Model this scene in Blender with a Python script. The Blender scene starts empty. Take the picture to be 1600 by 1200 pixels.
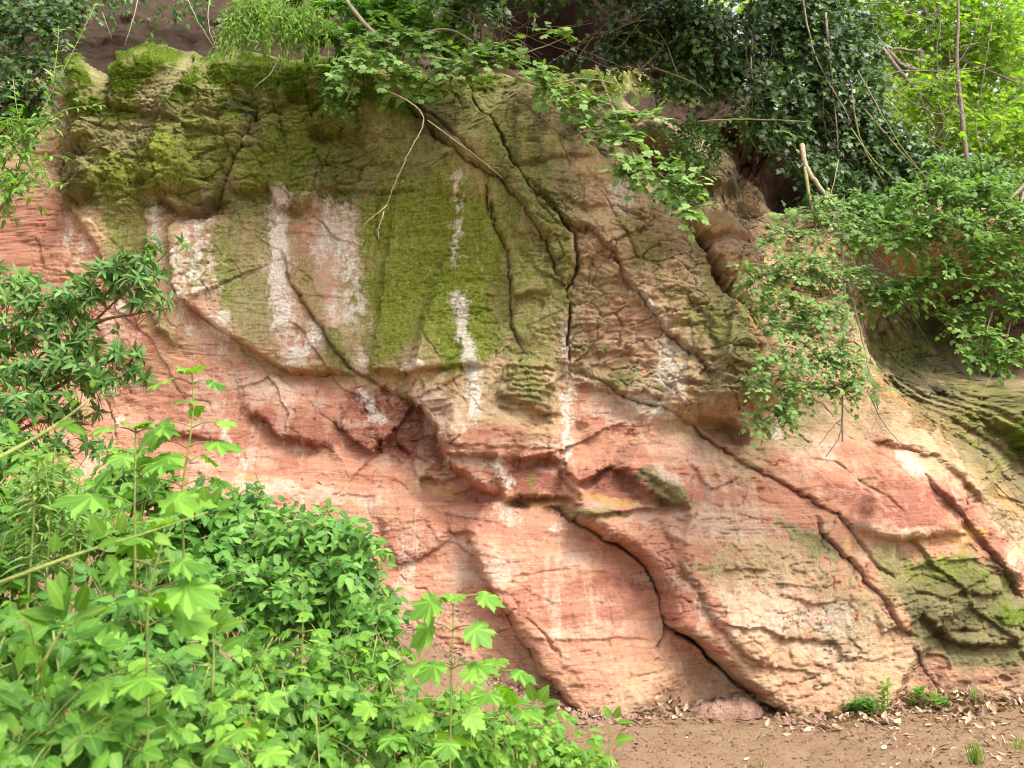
import bpy, math, random, time
import numpy as np
from mathutils import Vector, Matrix
T0 = time.time()
random.seed(7)
rng = np.random.default_rng(11)
sc = bpy.context.scene
C = sc.collection
R_ = math.radians

# ------------------------------------------------------------------ camera
CAM_H, PITCH, FOC = 1.6, R_(8.2), 35.0
FPX = 1600 * FOC / 36.0
cam_d = bpy.data.cameras.new('camera')
cam_d.lens, cam_d.sensor_width = FOC, 36.0
cam_d.clip_start, cam_d.clip_end = 0.05, 400
cam_d.dof.use_dof = True
cam_d.dof.focus_distance = 9.0
cam_d.dof.aperture_fstop = 6.0
cam = bpy.data.objects.new('camera', cam_d)
C.objects.link(cam)
cam.location = (0, 0, CAM_H)
cam.rotation_euler = (math.pi / 2 + PITCH, 0, 0)
sc.camera = cam

# ------------------------------------------------------------------ light
SUN = Vector((0.52, -0.44, 1.0)).normalized()      # towards the sun, behind the camera and to the right
w = bpy.data.worlds.new('World')
sc.world = w
w.use_nodes = True
nt = w.node_tree
for n in list(nt.nodes):
    nt.nodes.remove(n)
sky = nt.nodes.new('ShaderNodeTexSky')
sky.sky_type = 'NISHITA'
sky.sun_disc = False
sky.sun_elevation = math.asin(SUN.z)
sky.sun_rotation = math.atan2(SUN.x, SUN.y)
sky.air_density, sky.dust_density, sky.ozone_density = 1.0, 6.0, 0.6
hs = nt.nodes.new('ShaderNodeHueSaturation')
hs.inputs['Saturation'].default_value = 0.30         # an overcast, nearly white sky
bg = nt.nodes.new('ShaderNodeBackground')
bg.inputs['Strength'].default_value = 0.15
wo = nt.nodes.new('ShaderNodeOutputWorld')
nt.links.new(sky.outputs[0], hs.inputs['Color'])
nt.links.new(hs.outputs[0], bg.inputs['Color'])
nt.links.new(bg.outputs[0], wo.inputs['Surface'])
sl = bpy.data.lights.new('sun', 'SUN')
sl.energy, sl.angle, sl.color = 1.15, R_(16), (1.0, 0.95, 0.86)
so = bpy.data.objects.new('sun', sl)
C.objects.link(so)
so.rotation_euler = SUN.to_track_quat('Z', 'Y').to_euler()
sc.view_settings.view_transform = 'Standard'
sc.view_settings.look = 'None'
sc.view_settings.exposure = 1.62
sc.view_settings.gamma = 1.0
sc.view_settings.use_curve_mapping = False
cy = sc.cycles
cy.use_adaptive_sampling, cy.adaptive_threshold = True, 0.015
cy.max_bounces, cy.diffuse_bounces, cy.glossy_bounces = 6, 4, 2
cy.transmission_bounces, cy.transparent_max_bounces = 4, 4
cy.filter_width = 1.05
cy.use_denoising = True
cy.denoiser = 'OPENIMAGEDENOISE'

# ------------------------------------------------------------------ helpers
CP, SP = math.cos(PITCH), math.sin(PITCH)

def ray(px, py):
    a, b = (np.asarray(px, float) - 800) / FPX, (600 - np.asarray(py, float)) / FPX
    return a, CP - b * SP, SP + b * CP               # x, y, z of the direction

def P(px, py, y):                                    # the point at depth y seen at a pixel of the photograph
    a, b, c = ray(px, py)
    t = y / b
    return np.array(np.broadcast_arrays(a * t, y, CAM_H + c * t), float)

def project(X, Y, Z):
    dz = Z - CAM_H
    f = Y * CP + dz * SP
    up = -Y * SP + dz * CP
    return 800 + FPX * X / f, 600 - FPX * up / f

_perm = np.random.default_rng(5).permutation(256).astype(np.int32)
_perm = np.concatenate([_perm, _perm, _perm])
_ga = np.linspace(0, 2 * np.pi, 32, endpoint=False)
_gx, _gy = np.cos(_ga).astype(np.float32), np.sin(_ga).astype(np.float32)

def pn(x, y, seed=0):                                # 2D gradient noise, about -1..1
    x = np.asarray(x, np.float32) + np.float32(seed * 17.31)
    y = np.asarray(y, np.float32) + np.float32(seed * 9.17)
    xi, yi = np.floor(x), np.floor(y)
    fx, fy = x - xi, y - yi
    xi, yi = xi.astype(np.int32) & 255, yi.astype(np.int32) & 255
    u, v = fx * fx * fx * (fx * (fx * 6 - 15) + 10), fy * fy * fy * (fy * (fy * 6 - 15) + 10)
    def g(ix, iy, dx, dy):
        h = _perm[_perm[ix & 255] + (iy & 255)] & 31
        return _gx[h] * dx + _gy[h] * dy
    a, b = g(xi, yi, fx, fy), g(xi + 1, yi, fx - 1, fy)
    c, d = g(xi, yi + 1, fx, fy - 1), g(xi + 1, yi + 1, fx - 1, fy - 1)
    r = a + u * (b - a)
    return (r + v * ((c + u * (d - c)) - r)) * 1.5

def fbm(x, y, o=4, seed=0, gain=0.5, lac=2.03):
    r, a = 0, 1.0
    for i in range(o):
        r = r + a * pn(x, y, seed + i * 3)
        x, y, a = x * lac, y * lac, a * gain
    return r

def sm(a, b, x):
    t = np.clip((x - a) / (b - a), 0, 1)
    return t * t * (3 - 2 * t)

def h2(ix, iy, k):
    h = (ix.astype(np.int64) * 374761393 + iy.astype(np.int64) * 668265263 + k * 974634533) & 0xffffffff
    h = ((h ^ (h >> 13)) * 1274126177) & 0xffffffff
    return ((h ^ (h >> 16)) & 0xffff).astype(np.float32) / 65535.0

def worley(x, y, k=0):                               # F1, F2, cell randoms, offset from the cell's centre
    xi, yi = np.floor(x), np.floor(y)
    f1 = np.full(x.shape, 9, np.float32); f2 = f1.copy()
    r1 = np.zeros_like(f1); r2 = np.zeros_like(f1); r3 = np.zeros_like(f1); ox = np.zeros_like(f1); oy = np.zeros_like(f1)
    for dx in (-1, 0, 1):
        for dy in (-1, 0, 1):
            cx, cy_ = xi + dx, yi + dy
            ax, ay = x - (cx + h2(cx, cy_, k)), y - (cy_ + h2(cx, cy_, k + 1))
            d = np.sqrt(ax * ax + ay * ay)
            m = d < f1
            f2 = np.where(m, f1, np.minimum(f2, d))
            f1 = np.where(m, d, f1)
            r1 = np.where(m, h2(cx, cy_, k + 2), r1); r2 = np.where(m, h2(cx, cy_, k + 3), r2); r3 = np.where(m, h2(cx, cy_, k + 4), r3)
            ox = np.where(m, ax, ox); oy = np.where(m, ay, oy)
    return f1, f2, r1, r2, r3, ox, oy

def pline(u, v, pts):                                # distance, side (+ on the left of travel seen in the picture), place along
    pts = np.asarray(pts, float)
    best = np.full(u.shape, 1e18, np.float32); sg = np.zeros_like(best); tt = np.zeros_like(best)
    seg = np.hypot(*(pts[1:] - pts[:-1]).T); cum = np.concatenate([[0], np.cumsum(seg)])
    for i in range(len(pts) - 1):
        ax, ay = pts[i]; dx, dy = pts[i + 1] - pts[i]
        q = np.clip(((u - ax) * dx + (v - ay) * dy) / (dx * dx + dy * dy), 0, 1)
        ex, ey = u - ax - q * dx, v - ay - q * dy
        d2 = ex * ex + ey * ey
        m = d2 < best
        best = np.where(m, d2, best)
        sg = np.where(m, np.where(dx * (v - ay) - dy * (u - ax) < 0, 1.0, -1.0), sg)
        tt = np.where(m, (cum[i] + q * seg[i]) / cum[-1], tt)
    return np.sqrt(best), sg, tt

def psd(u, v, poly):                                 # signed distance to a closed polygon, + inside
    p = list(poly) + [poly[0]]
    d, _, _ = pline(u, v, p)
    ins = np.zeros(u.shape, bool)
    for (x0, y0), (x1, y1) in zip(p[:-1], p[1:]):
        if y0 != y1:
            c = ((y0 > v) != (y1 > v)) & (u < (x1 - x0) * (v - y0) / (y1 - y0) + x0)
            ins ^= c
    return np.where(ins, d, -d)

def mesh_np(name, V, F, mats=(), smooth=True, attrs=None):
    """V (n,3), F (m,3 or 4) arrays -> mesh"""
    me = bpy.data.meshes.new(name)
    V = np.ascontiguousarray(V, np.float32); F = np.ascontiguousarray(F, np.int32)
    k = F.shape[1]
    me.vertices.add(len(V)); me.vertices.foreach_set('co', V.ravel())
    me.loops.add(F.size); me.loops.foreach_set('vertex_index', F.ravel())
    me.polygons.add(len(F))
    me.polygons.foreach_set('loop_start', np.arange(0, F.size, k, dtype=np.int32))
    me.polygons.foreach_set('loop_total', np.full(len(F), k, np.int32))
    me.polygons.foreach_set('use_smooth', np.full(len(F), smooth, bool))
    for an, av in (attrs or {}).items():
        if av.ndim == 2:
            me.attributes.new(an, 'FLOAT_COLOR', 'POINT').data.foreach_set('color', np.ascontiguousarray(av, np.float32).ravel())
        else:
            me.attributes.new(an, 'FLOAT', 'POINT').data.foreach_set('value', np.ascontiguousarray(av, np.float32))
    me.update(calc_edges=True)
    for m in mats:
        me.materials.append(m)
    return me

def obj(name, me, parent=None, **kw):
    o = bpy.data.objects.new(name, me)
    C.objects.link(o)
    if parent is not None:
        o.parent = parent
    for k, v in kw.items():
        if v is not None:
            o[k] = v
    return o

def thing(name, label, cat, loc=(0, 0, 0), group=None):
    o = bpy.data.objects.new(name, None)
    o.empty_display_size = 0.1
    C.objects.link(o)
    o.location = loc
    o['label'], o['category'] = label, cat
    if group:
        o['group'] = group
    return o

# ------------------------------------------------------------------ materials
def mat(name):
    m = bpy.data.materials.new(name)
    m.use_nodes = True
    t = m.node_tree
    for n in list(t.nodes):
        t.nodes.remove(n)
    return m, t, t.nodes.new, t.links.new

def node_mix(t, fac, a, b, kind='MIX'):
    n = t.nodes.new('ShaderNodeMix'); n.data_type = 'RGBA'; n.blend_type = kind
    for i, v in ((0, fac), (6, a), (7, b)):
        if hasattr(v, 'is_output'):
            t.links.new(v, n.inputs[i])
        elif i == 0:
            n.inputs[0].default_value = v
        else:
            n.inputs[i].default_value = (*v, 1)
    return n.outputs[2]

def node_noise(t, vec, scale, detail=4, rough=0.6):
    n = t.nodes.new('ShaderNodeTexNoise')
    n.inputs['Scale'].default_value, n.inputs['Detail'].default_value, n.inputs['Roughness'].default_value = scale, detail, rough
    t.links.new(vec, n.inputs['Vector'])
    return n.outputs['Fac']

def node_map(t, val, a, b, c, d):
    n = t.nodes.new('ShaderNodeMapRange')
    for i, v in enumerate((a, b, c, d)):
        n.inputs[i + 1].default_value = v
    t.links.new(val, n.inputs[0])
    return n.outputs[0]

def node_math(t, op, a, b):
    n = t.nodes.new('ShaderNodeMath'); n.operation = op
    for i, v in enumerate((a, b)):
        if hasattr(v, 'is_output'):
            t.links.new(v, n.inputs[i])
        else:
            n.inputs[i].default_value = v
    return n.outputs[0]

def rock_material():
    m, t, N, L = mat('sandstone')
    out, bs = N('ShaderNodeOutputMaterial'), N('ShaderNodeBsdfPrincipled')
    co = N('ShaderNodeTexCoord').outputs['Object']
    A, B, D = N('ShaderNodeAttribute'), N('ShaderNodeAttribute'), N('ShaderNodeAttribute')
    A.attribute_name, B.attribute_name, D.attribute_name = 'stain_a', 'stain_b', 'stain_shade_c'
    sa, sb, sd = N('ShaderNodeSeparateColor'), N('ShaderNodeSeparateColor'), N('ShaderNodeSeparateColor')
    L(A.outputs['Color'], sa.inputs[0]); L(B.outputs['Color'], sb.inputs[0]); L(D.outputs['Color'], sd.inputs[0])
    fine = node_noise(t, co, 42, 6, 0.72)
    mid = node_noise(t, co, 9, 6, 0.65)
    edge = node_noise(t, co, 21, 6, 0.68)
    big = node_noise(t, co, 1.3, 4, 0.6)
    def stretched(sx, sz, scale, det=5, tilt=-3):
        mp = N('ShaderNodeMapping'); mp.inputs['Scale'].default_value = (sx, sx, sz); mp.inputs['Rotation'].default_value = (0, R_(tilt), 0)
        L(co, mp.inputs['Vector'])
        return node_noise(t, mp.outputs[0], scale, det, .65)
    band = stretched(1, 13, 3.2)                               # bedding
    thin = stretched(1, 16, 9.0, 4, 2)                         # laminae
    drip = stretched(9, 1.1, 2.0, 5, 0)                        # vertical wash
    col = node_mix(t, node_map(t, mid, .35, .68, 0, 1), (.37, .24, .128), (.48, .35, .21))
    pink = node_mix(t, node_map(t, band, .36, .64, 0, 1), (.42, .172, .108), (.49, .238, .155))
    pink = node_mix(t, node_map(t, big, .45, .68, 0, .6), pink, node_mix(t, mid, (.39, .225, .128), (.48, .31, .195)))
    def soft(mask, nz, amt):
        return node_map(t, node_math(t, 'ADD', mask, node_map(t, nz, .3, .7, -amt, amt)), 0.15, 0.85, 0, 1)
    col = node_mix(t, soft(sa.outputs[0], edge, .28), col, pink)
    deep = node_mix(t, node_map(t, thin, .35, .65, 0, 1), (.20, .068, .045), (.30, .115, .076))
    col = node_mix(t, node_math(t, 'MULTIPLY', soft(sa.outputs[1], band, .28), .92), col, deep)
    col = node_mix(t, node_math(t, 'MULTIPLY', soft(sb.outputs[0], band, .35), .85), col, (.46, .265, .085))
    col = node_mix(t, node_math(t, 'MULTIPLY', soft(sb.outputs[1], drip, .3), .85), col, node_mix(t, mid, (.49, .315, .22), (.58, .43, .325)))
    algae = node_mix(t, node_map(t, edge, .32, .68, 0, 1), (.082, .116, .010), (.235, .26, .034))
    olive = node_mix(t, node_map(t, edge, .32, .68, 0, 1), (.135, .135, .044), (.285, .262, .115))
    col = node_mix(t, node_math(t, 'MULTIPLY', soft(sd.outputs[0], drip, .25), .9), col, olive)
    col = node_mix(t, node_math(t, 'MULTIPLY', soft(sa.outputs[2], drip, .25), .97), col, algae)
    col = node_mix(t, node_math(t, 'MULTIPLY', soft(sd.outputs[1], edge, .3), .85), col, (.042, .038, .024))  # near-black: lichen and damp, also the painted recess shade
    lime = node_mix(t, node_map(t, fine, .32, .68, 0, 1), (.52, .45, .365), (.74, .68, .59))
    col = node_mix(t, node_math(t, 'MULTIPLY', soft(sb.outputs[2], node_math(t, 'MULTIPLY', node_math(t, 'ADD', edge, drip), .5), .42), .86), col, lime)
    moss = node_mix(t, node_map(t, fine, .3, .7, 0, 1), (.045, .075, .006), (.14, .195, .013))
    col = node_mix(t, soft(sd.outputs[2], edge, .35), col, moss)
    # wear: grain, laminae, dark specks
    g = node_math(t, 'MULTIPLY', node_map(t, fine, .25, .75, .76, 1.24), node_map(t, band, .3, .7, .93, 1.07))
    g = node_math(t, 'MULTIPLY', g, node_map(t, thin, .28, .72, .90, 1.08))
    g = node_math(t, 'MULTIPLY', g, node_map(t, node_noise(t, co, 95, 3, .6), .27, .40, .55, 1.0))
    cg = N('ShaderNodeCombineColor')
    for i in range(3):
        L(g, cg.inputs[i])
    col = node_mix(t, 1.0, col, cg.outputs[0], 'MULTIPLY')
    L(col, bs.inputs['Base Color'])
    bs.inputs['Roughness'].default_value = .92
    bs.inputs['Specular IOR Level'].default_value = .2
    hsum = node_math(t, 'ADD', node_math(t, 'MULTIPLY', fine, .8), node_math(t, 'ADD', node_math(t, 'MULTIPLY', band, .5), node_math(t, 'MULTIPLY', thin, .3)))
    hsum = node_math(t, 'ADD', hsum, node_math(t, 'MULTIPLY', node_noise(t, co, 230, 3, .6), .25))
    bp = N('ShaderNodeBump'); bp.inputs['Strength'].default_value = .85; bp.inputs['Distance'].default_value = .03
    L(node_map(t, A.outputs['Alpha'], 0, 1, .42, 1.0), bp.inputs['Strength']); L(hsum, bp.inputs['Height']); L(bp.outputs[0], bs.inputs['Normal'])
    L(bs.outputs[0], out.inputs[0])
    return m

def soil_material(name, c1, c2, c3, scale=6.0, bump=.03):
    m, t, N, L = mat(name)
    out, bs = N('ShaderNodeOutputMaterial'), N('ShaderNodeBsdfPrincipled')
    co = N('ShaderNodeTexCoord').outputs['Object']
    mid, fine = node_noise(t, co, scale, 5, .65), node_noise(t, co, 60, 5, .7)
    col = node_mix(t, node_map(t, mid, .35, .65, 0, 1), c1, c2)
    col = node_mix(t, node_map(t, fine, .52, .72, 0, .85), col, c3)
    at = N('ShaderNodeAttribute'); at.attribute_name = 'moss'
    mossc = node_mix(t, fine, (0.042, 0.067, 0.007), (0.126, 0.168, 0.017))
    col = node_mix(t, node_map(t, node_math(t, 'ADD', at.outputs['Fac'], node_map(t, fine, .3, .7, -.3, .3)), .3, .7, 0, 1), col, mossc)
    L(col, bs.inputs['Base Color'])
    bs.inputs['Roughness'].default_value = .95
    bs.inputs['Specular IOR Level'].default_value = .15
    bp = N('ShaderNodeBump'); bp.inputs['Strength'].default_value = .8; bp.inputs['Distance'].default_value = bump
    L(node_math(t, 'ADD', fine, node_noise(t, co, 180, 4, .7)), bp.inputs['Height']); L(bp.outputs[0], bs.inputs['Normal'])
    L(bs.outputs[0], out.inputs[0])
    return m

M_ROCK = rock_material()
M_SOIL = soil_material('bank_soil', (.045, .028, .018), (.085, .052, .033), (.028, .02, .014))
M_DIRT = soil_material('trodden_earth', (.255, .155, .09), (.32, .21, .13), (.14, .084, .05), 2.2, .03)
# ------------------------------------------------------------------ the cliff
# One fine sheet over (x, z) pushed towards the viewer by weathering and two added shade lips; every relief line below is traced
# on the face itself, in a grid of 6 mm units drawn over it (u to the right, v downwards).
GX = np.concatenate([np.arange(-9.5, -5.35, .09), np.arange(-5.35, 5.75, .0112), np.arange(5.75, 9.6, .06)])
GZ = np.concatenate([np.arange(-.6, -.15, .05), np.arange(-.15, 6.75, .0112), np.arange(6.75, 8.4, .03), np.arange(8.4, 14.5, .25)])
X, Z = np.meshgrid(GX.astype(np.float32), GZ.astype(np.float32))

rim_px = np.array([(-150, 120), (0, 105), (100, 84), (160, 125), (195, 78), (285, 80), (305, 92), (378, 80), (434, 92), (546, 92), (650, 118), (830, 112), (940, 100), (1060, 130), (1130, 165), (1220, 205), (1400, 235), (1600, 250), (1900, 260)], float)
rp = P(rim_px[:, 0], rim_px[:, 1], 10.55)
rim = np.interp(X, rp[0], rp[2]).astype(np.float32) + .05 * pn(X * 1.7, X * 0 + .5, 3)
right = sm(2.2, 5.2, X)
top_slope = 1.05 + 1.5 * right

def softplus(x, k):
    return np.where(x > 8 * k, x, k * np.log1p(np.exp(np.clip(x / k, -30, 30))))

def base_y(Xa, Za, rima, ts):
    y = 9.0 + .47 * Za - (.47 - .15) * softplus(Za - 2.75, .12)
    return y + (ts - .15) * softplus(Za - rima, .07)

CTRL = [(40, 300, -.25), (60, 480, -.2), (30, 620, -.3), (200, 220, .16), (300, 220, .22), (380, 240, .2), (160, 420, -.05), (250, 480, .06), (380, 420, 0), (500, 450, -.04), (620, 280, .1),
        (680, 420, -.06), (680, 540, -.02), (850, 450, .08), (850, 250, .06), (960, 430, .10), (1060, 500, .08), (940, 300, -.02), (1110, 560, .04), (1150, 640, -.02),
        (1130, 400, -.45), (1060, 230, -.95), (1220, 420, -1.1), (1200, 260, -1.7), (1280, 520, -1.0), (1400, 480, -2.0), (1550, 480, -2.6), (1350, 380, -1.8), (1480, 560, -1.7),
        (1480, 620, -1.0), (1590, 700, -1.5), (1400, 640, -.5), (1300, 650, -.2), (1300, 730, .05), (1400, 780, .12), (1500, 800, .0), (1560, 860, -.35), (1590, 800, -.8), (1200, 780, .14), (1280, 900, .16),
        (1200, 1000, .12), (1350, 1050, -.05), (1480, 1030, .02), (1480, 920, .12), (1590, 1050, -.1), (900, 930, .22), (950, 1050, .12), (820, 900, .02), (800, 1060, -.10), (680, 930, -.08), (640, 1030, -.2), (620, 670, -.2),
        (480, 680, -.1), (330, 640, -.06), (200, 640, -.2), (740, 680, .16), (830, 680, .1), (980, 680, .14), (1000, 760, .12), (300, 800, .05), (500, 800, .05), (400, 900, .1), (640, 800, .0), (150, 850, -.1), (880, 560, .03), (870, 160, .05), (700, 200, .08), (500, 200, .15)]
ct = np.array(CTRL)

def ray_hit(px, py, off):
    y = np.full(np.shape(px), 9.5)
    for _ in range(25):
        a, b, c = ray(px, py)
        t = y / b
        x, z = a * t, CAM_H + c * t
        yn = base_y(x, z, np.interp(x, rp[0], rp[2]), 1.05 + 1.5 * sm(2.2, 5.2, x)) - off
        y = y + .6 * (yn - y)
    return a * y / b, CAM_H + c * y / b
cx, cz = ray_hit(ct[:, 0], ct[:, 1], ct[:, 2])

LX, LZ = np.meshgrid(np.linspace(-9.6, 9.6, 240), np.linspace(-.7, 14.6, 190))
num, den = np.zeros_like(LX), np.full_like(LX, 1e-3)
for a, b, o in zip(cx, cz, ct[:, 2]):
    wgt = np.exp(-((LX - a) ** 2 + (LZ - b) ** 2) / (2 * .40 ** 2)) + .02 / (1 + ((LX - a) ** 2 + (LZ - b) ** 2) * 2) ** 2
    num += wgt * o; den += wgt
LOW = num / den

def bilin(G, x, z):
    fx = np.clip((x + 9.6) / 19.2 * 239, 0, 238.999); fz = np.clip((z + .7) / 15.3 * 189, 0, 188.999)
    i, j = fx.astype(int), fz.astype(int); fx, fz = fx - i, fz - j
    return (G[j, i] * (1 - fx) + G[j, i + 1] * fx) * (1 - fz) + (G[j + 1, i] * (1 - fx) + G[j + 1, i + 1] * fx) * fz

low = bilin(LOW, X, Z) * (1 - sm(.3, 1.6, Z - rim))
Y0 = base_y(X, Z, rim, top_slope) - low
U, Vv = project(X, Y0, Z)
U, Vv = U.astype(np.float32), Vv.astype(np.float32)
_, _, ra, rb, rc, _, _ = worley(U / 30 + .3 * Vv / 30, Vv / 24, 201)
_, _, rd, re_, _, _, _ = worley(U / 11, Vv / 9, 205)
wu = U + 2.2 * fbm(U / 80, Vv / 80, 2, 1) + 4.5 * (ra - .5) + 3 * (rd - .5)
wv = Vv + 2.2 * fbm(U / 80, Vv / 80, 2, 21) + 4.5 * (rb - .5) + 3 * (re_ - .5)
su = U + 6 * fbm(U / 70, Vv / 70, 3, 1) + 2.5 * pn(U / 11, Vv / 11, 8)      # softer copy for stains
sv = Vv + 6 * fbm(U / 70, Vv / 70, 3, 21) + 2.5 * pn(U / 11, Vv / 11, 28)
H = np.zeros_like(X)
inframe = (U > -60) & (U < 1660) & (Vv > -60) & (Vv < 1200)

def sub(pts, R):
    p = np.asarray(pts, float)
    idx = np.nonzero(((wu > p[:, 0].min() - R) & (wu < p[:, 0].max() + R) & (wv > p[:, 1].min() - R) & (wv < p[:, 1].max() + R)).ravel())[0]
    return idx, wu.ravel()[idx], wv.ravel()[idx]

def ledge(pts, A, L, r=4., under=0., Lu=20., ends=.12):
    idx, a, b = sub(pts, max(L, Lu) * 3.2)
    d, s, t = pline(a, b, pts)
    ends = min(.25, max(ends, .30 * L / float(np.sum(np.hypot(*np.diff(np.asarray(pts, float), axis=0).T)))))
    env = sm(0, ends, t) * sm(0, ends, 1 - t)
    A = A * 1.35; under = under * 1.4; L = L * (1.75 if 50 <= L <= 70 else 1.1)
    h = np.where(s > 0, A * (1 - np.exp(-d / (.55 * r))) * np.exp(-(d / (1.45 * L)) ** 2), -under * np.exp(-d / Lu) * (1 - np.exp(-d / r)))
    H.ravel()[idx] += env * h

def crack(pts, D, wd, ends=.1):
    idx, a, b = sub(pts, wd * 5 + 8)
    d, s, t = pline(a, b, pts)
    wd2 = wd * .62 * (.65 + .5 * pn(a / 40, b / 40, 4))
    env = sm(0, ends, t) * sm(0, ends, 1 - t) * (.75 + .5 * pn(a / 55, b / 55, 14))
    H.ravel()[idx] -= 1.1 * D * env * np.exp(-(d / np.maximum(wd2, .8)) ** 2)

def poly_off(poly, A, soft=5., tilt=(0, 0)):
    idx, a, b = sub(poly, soft * 2 + 4)
    d = psd(a, b, poly)
    p = np.mean(poly, 0)
    H.ravel()[idx] += sm(-soft, soft, d) * (A + tilt[0] * (a - p[0]) / 100 + tilt[1] * (b - p[1]) / 100)

def pit(x, y, rx, ry, D, ang=0., p=2):
    idx, a, b = sub([(x - rx * 2, y - ry * 2), (x + rx * 2, y + ry * 2)], 5)
    ca, sa_ = math.cos(R_(ang)), math.sin(R_(ang))
    e = (((a - x) * ca + (b - y) * sa_) / rx) ** 2 + ((-(a - x) * sa_ + (b - y) * ca) / ry) ** 2
    H.ravel()[idx] -= D * np.exp(-e ** (p / 2))

# big joints and overhangs ---------------------------------------------------
J_OUTER = [(810, 128), (849, 175), (898, 224), (933, 259), (1000, 311), (1027, 336), (1066, 371), (1092, 425), (1110, 460), (1145, 506), (1180, 552), (1196, 600), (1206, 650)]
ledge(J_OUTER[::-1], .34, 150, 4, .14, 60, ends=.05)          # slab's outer edge over the ochre recess
crack(J_OUTER, .10, 5)
ledge([(98, 290), (105, 315), (140, 320), (154, 292), (170, 268)], .12, 50, 3, .06, 16)
ledge([(217, 301), (252, 310), (277, 329), (326, 327), (349, 306)], .14, 80, 3, .13, 20)
ledge([(349, 306), (400, 300), (424, 296), (434, 330), (472, 333), (490, 315), (508, 300), (560, 300)], .07, 60, 3, .07, 14)
ledge([(483, 196), (521, 219), (560, 205)], .10, 40, 4, .07, 16)
ledge([(165, 168), (206, 174), (224, 184), (266, 194), (300, 200)], .07, 50, 3, .06, 10)
ledge([(285, 200), (310, 210), (345, 214)], .06, 40, 3, .03, 10)
pit(383, 168, 34, 15, .16, 25); pit(219, 176, 9, 5, .08, 10); pit(336, 192, 14, 5, .09); pit(500, 212, 18, 12, .16); pit(300, 312, 40, 13, .14)
pit(118, 235, 14, 6, .14); pit(232, 292, 16, 7, .1); pit(258, 268, 14, 5, .05, 20); pit(310, 286, 16, 6, .07, 15)
poly_off([(112, 195), (128, 186), (152, 190), (148, 208), (132, 222), (116, 220)], .10, 7)
J1 = [(297, 122), (273, 175), (241, 224), (227, 259), (213, 292)]
J2 = [(410, 165), (395, 196), (371, 252), (353, 294), (336, 320)]
crack(J1, .14, 4); crack(J2, .15, 5); ledge(J1, .07, 60, 2); ledge(J2[::-1], .06, 70, 2)
crack([(516, 238), (508, 270), (502, 305)], .05, 3); crack([(483, 150), (487, 185)], .06, 4); crack([(168, 130), (160, 175)], .08, 6); crack([(305, 92), (288, 140)], .07, 6); crack([(441, 98), (436, 170), (450, 240)], .06, 5); crack([(483, 105), (480, 150)], .06, 5)
ledge([(88, 304), (115, 336), (140, 371), (168, 413), (200, 440)], .08, 70, 5, 0)
# left wall
J3 = [(269, 330), (269, 380), (275, 450), (297, 481), (325, 502), (350, 520), (371, 537), (399, 555), (427, 573), (455, 584), (511, 585), (560, 592)]
ledge(J3, .13, 110, 4, .05, 22, ends=.06); crack(J3, .05, 3)
J4 = [(440, 380), (451, 415), (458, 450), (490, 492), (514, 527), (525, 555), (556, 585), (580, 595), (625, 620), (656, 634)]
ledge(J4, .07, 60, 4); crack(J4, .035, 3)
ledge([(232, 350), (236, 480), (245, 520), (285, 545)], .07, 60, 5, .02)
crack([(600, 300), (590, 330), (585, 365), (600, 390)], .05, 3)
ledge([(545, 300), (600, 303), (640, 300)], .03, 25, 2.5, .03, 8)
ledge([(690, 322), (715, 318), (735, 330)], .03, 20, 2.5, .02, 8)
ledge([(545, 440), (620, 448), (700, 452), (790, 448)], .014, 40, 2)
ledge([(430, 470), (520, 468), (560, 474)], .014, 30, 2)
J5 = [(560, 580), (583, 585), (640, 588), (695, 586), (726, 582), (775, 584)]
ledge(J5, .10, 130, 4, .035, 18); crack([(660, 515), (675, 545), (690, 572)], .025, 3)
# centre joints
J6 = [(761, 290), (768, 357), (789, 388), (795, 420), (797, 478), (800, 520), (814, 548), (824, 568)]
J7 = [(728, 132), (751, 175), (775, 224), (789, 252), (807, 282), (824, 315), (856, 350), (894, 385), (896, 432), (882, 467), (886, 502), (886, 555), (889, 600)]
J8 = [(625, 154), (660, 185), (695, 231), (730, 266), (751, 283), (786, 308), (817, 343), (842, 385), (858, 420), (868, 448), (881, 462)]
for j, D, wd, A in ((J6, .07, 4, .04), (J7, .12, 4.5, .06), (J8, .09, 4.5, .07)):
    crack(j, D, wd)
    ledge(j if j is not J7 else j[::-1], A, 55, 3)
crack([(640, 150), (690, 200), (722, 240), (760, 285)], .08, 5)
J9 = [(820, 300), (852, 336), (880, 371), (922, 385), (940, 402), (954, 408), (971, 450), (1010, 502), (1045, 545), (1080, 576), (1122, 622)]
crack(J9, .06, 3.5); ledge(J9, .06, 70, 3, .02, 15)
crack([(925, 320), (950, 350), (985, 410), (1000, 440)], .04, 3); crack([(896, 392), (930, 440), (955, 450)], .03, 3); crack([(835, 335), (862, 372), (893, 384)], .05, 3)
ledge([(895, 440), (930, 448), (968, 446)], .03, 30, 2.5, .02, 8); ledge([(800, 480), (825, 470), (860, 476)], .05, 30, 3, .02, 10)
ledge([(798, 384), (830, 380), (858, 398)], .03, 25, 2.5, .01, 8); ledge([(900, 350), (960, 345), (1010, 372)], .04, 40, 3, .01, 10)
ledge([(920, 560), (950, 556), (985, 562)], .04, 30, 3, .03, 12); ledge([(800, 282), (860, 276), (920, 274), (925, 262)], .05, 60, 3, .02, 12)
pit(830, 252, 13, 3.5, .07); pit(640, 305, 10, 4, .05)
pit(850, 500, 45, 60, -.05); pit(820, 610, 42, 30, -.06)
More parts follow.
